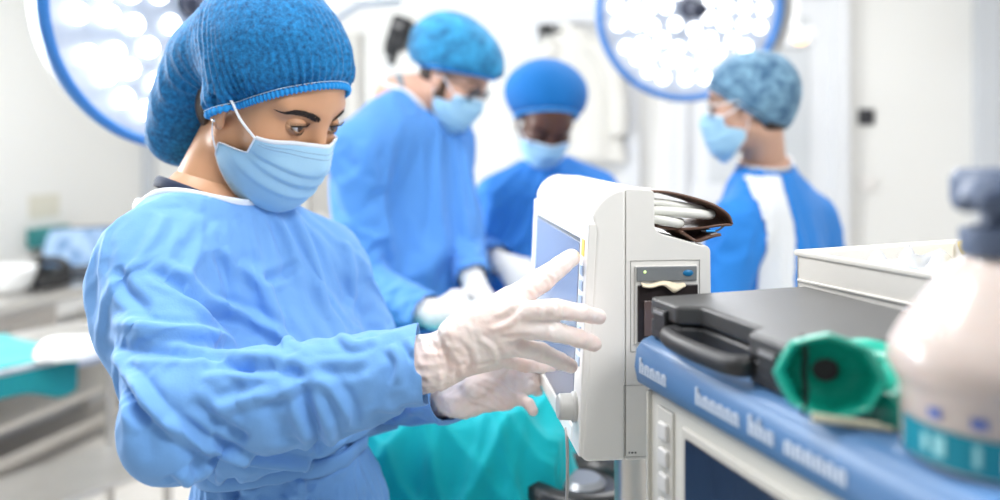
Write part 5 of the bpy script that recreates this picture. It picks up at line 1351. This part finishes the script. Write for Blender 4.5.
# ---- woman in the tall round cap, facing the camera
Bw = dict(head=Head((0.130, 2.30, 1.526), 10, 44, 3, 1.0), neck=A3(545, 166, 2.38), sr=A3(496, 196, 2.32), sl=A3(598, 190, 2.38), er=A3(482, 248, 2.33), el=A3(622, 250, 2.26),
          wr=A3(500, 262, 2.10), wl=A3(572, 282, 2.00), hip=V3(0.14, 2.46, 0.95), foot_r=(0.06, 2.44, 0), foot_l=(0.23, 2.44, 0), chest=.108, waist=.095, hipr=.108, hem=.12, neckr=.047, shr=.048)
hands = [auto_hand(Bw['wr'], (0.62, -0.45, -0.55), (0.7, .1, .6), curl=(20, 24, 16)), auto_hand(Bw['wl'], (-0.4, -.6, -.5), (-0.7, .1, .6), curl=(20, 24, 16), left=True)]
bwo = staff(Bw, 'woman in deep blue gown and tall round cap, looking down behind the patient monitor', skin_c, gown_deep_m, cap_deep_m, cap_band_m, (.13, 2.3), hands,
            dict(sk=((0, -0.040, 0.060), (0.106, 0.110, 0.092)), bag=[((0, -0.060, 0.055), (0.118, 0.085, 0.078))], plane=((0, 0.080, 0.118), (0, -0.80, 0.600)), seed=3, pleat=.001, crump=.002),
            gaze=V3(0.1, 1.8, 1.1))
V, F = nape(Bw['head'], -.03); np_obj('hair', V, F, mat('hair_black', (0.008, 0.007, 0.007), 0.5), bwo)

# ---- colleague seen from behind at the right
Rw = dict(head=Head((0.602, 1.93, 1.545), -109, 6, 0, 1.0), neck=A3(764, 166, 1.98), sr=A3(812, 216, 2.10), sl=A3(738, 222, 1.86), er=A3(832, 290, 2.18), el=A3(722, 290, 1.84),
          wr=A3(770, 330, 2.30), wl=A3(672, 320, 1.98), hip=V3(0.68, 2.00, 0.95), foot_r=(0.72, 2.1, 0), foot_l=(0.64, 1.93, 0), chest=.108, waist=.100, hipr=.108, hem=.12, neckr=.047, shr=.048)
hands = [auto_hand(Rw['wr'], (-0.8, 0.5, -0.2), (-.2, -.2, .9), curl=(22, 28, 18)), auto_hand(Rw['wl'], (-0.7, .6, -0.2), (-.2, .2, .9), curl=(22, 28, 18), left=True)]
rwo = staff(Rw, 'colleague in bright blue gown and pale cap turned away before the grey door', skin_d, gown_back_m, cap_pale_m, cap_pale_m, (.68, 2.0), hands,
            dict(sk=((0, -0.016, 0.046), (0.087, 0.102, 0.088)), bag=[((0, -0.050, 0.014), (0.078, 0.056, 0.085))], plane=((0, 0.090, 0.062), (0, -0.64, 0.768)), seed=12, pleat=.001, crump=.004),
            gaze=V3(-1.0, 2.0, 1.4))
# white patch over the gown back: a lamp highlight put in as colour
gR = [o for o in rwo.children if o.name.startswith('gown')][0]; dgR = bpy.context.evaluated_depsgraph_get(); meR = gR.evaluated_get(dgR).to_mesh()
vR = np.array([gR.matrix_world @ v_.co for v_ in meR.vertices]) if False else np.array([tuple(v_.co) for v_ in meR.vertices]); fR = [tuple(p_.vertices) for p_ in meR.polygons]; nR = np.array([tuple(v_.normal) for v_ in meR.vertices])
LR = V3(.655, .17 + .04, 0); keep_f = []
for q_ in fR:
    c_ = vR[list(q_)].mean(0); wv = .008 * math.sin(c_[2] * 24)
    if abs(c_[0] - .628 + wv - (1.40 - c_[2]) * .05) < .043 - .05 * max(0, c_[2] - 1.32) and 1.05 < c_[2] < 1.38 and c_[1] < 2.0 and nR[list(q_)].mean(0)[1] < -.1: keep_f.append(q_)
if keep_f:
    u_, inv_ = np.unique(np.array([q_ for q_ in keep_f if len(q_) == 4]), return_inverse=True); np_obj('back_highlight_patch', vR[u_] + nR[u_] * .004, inv_.reshape(-1, 4), fabric('highlight_white', (.86, .89, .93)), rwo, solid=.0015)
V, F = nape(Rw['head'], -.06); np_obj('hair', V, F, hair_m, rwo)
glasses(Rw['head'], rwo, pale_frame_m, glass_m)
# ================================================================ operating table under a teal drape
TZ = 0.955
ot = thing('operating_table', (-.2, 1.55, 0), 'operating table between the women and the man, mostly under a teal drape', 'table')
pad_m = mat('table_pad_black', (.012, .012, .013), .38, coat=.2)
b = MB(); b.box((-.23, 1.59, TZ - .045), (.58, .42, .06)); b.build('mattress', pad_m, ot, bevel=.02)
b = MB(); b.box((-.23, 1.59, TZ - .095), (.56, .40, .035)); b.build('frame', steel_m, ot, bevel=.004)
b = MB(); b.box((-.25, 1.58, .48), (.22, .24, .78)); b.build('column', steel_m, ot, bevel=.02)
b = MB(); b.box((-.25, 1.58, .05), (.75, .46, .09)); b.build('base', lgrey_m, ot, bevel=.03)
for y_ in (1.378, 1.80):
    b = MB(); b.box((-.23, y_, TZ - .085), (.6, .012, .03)); b.build('side_rail', steel_m, ot, bevel=.002)
hc = at(582, 484, 1.32)
b = MB(Matrix.Translation(hc)); b.lathe([(.0, -.045), (.085, -.045), (.10, -.035), (.105, -.01), (.098, .012), (.082, .02), (.066, .014), (.058, .002)], 40); hr_ = b.build('head_rest', pad_m, ot, angle=50)
b = MB(Matrix.Translation(hc)); b.lathe([(.0, .012), (.030, .012), (.040, .004)], 32, caps=False); setp(b.build('head_plate', mat('plate_grey', (.30, .31, .33), .3, metal=.5), hr_), 'shiny grey plate')
b = MB(); b.tube([(hc.x - .06, hc.y + .02, hc.z - .03), (hc.x - .2, hc.y + .15, TZ - .085)], .018, 12); b.build('head_arm', steel_m, ot)
dr_m = fabric('drape_teal', (0.0, 0.44, 0.49), fine=300, strength=.15, crinkle=.3)
def drapefn(u, v):
    # u along the table (x), v across it; on the near side the cloth slopes down over the table edge, at the right it falls
    x = -.42 + u * .70; y = 1.81 - v * .97; z = TZ + .018
    ey = max(0, 1.34 - y); ex = max(0, x - .085 + .30 * ey)
    hump = .045 * math.exp(-((x + .03) / .13) ** 2 - ((y - 1.48) / .14) ** 2) + .030 * math.exp(-((x + .30) / .14) ** 2 - ((y - 1.48) / .16) ** 2)
    def rdg(a, b_, c, p): return (1 - abs(math.sin(a * x + b_ * y + c + .7 * math.sin(5 * x - 4 * y + p)))) ** 2
    f = .024 * rdg(8, 11, .4, 0) + .022 * rdg(-15, 11, 1.3, 2) + .018 * rdg(27, 9, .2, 1) + .014 * rdg(-19, -24, 2.2, 3) + .007 * rdg(43, -12, 1, 0)
    z += hump + f * .9 - .012
    if ey > 0:
        k = min(1, ey / .08); s_ = min(1, max(0, (x + .32) / .16)); y = 1.34 - ey * .62 * s_ * s_ * (3 - 2 * s_) - f * .55 * k; z -= ey * .80 * (k * .6 + .4)
    if ex > 0: z -= ex * .95; x = x - ex + .02 + .035 * min(1, ex * 7) * (.6 + .4 * math.sin(24 * y)) + .10 * ex
    return (x, y, z)
b = MB(); b.grid(150, 190, drapefn)
setp(b.build('surgical_drape', dr_m, None, solid=.002, angle=0), 'bright teal drape heaped over the operating table behind the gloved hands', 'drape')
bpy.context.view_layer.update()
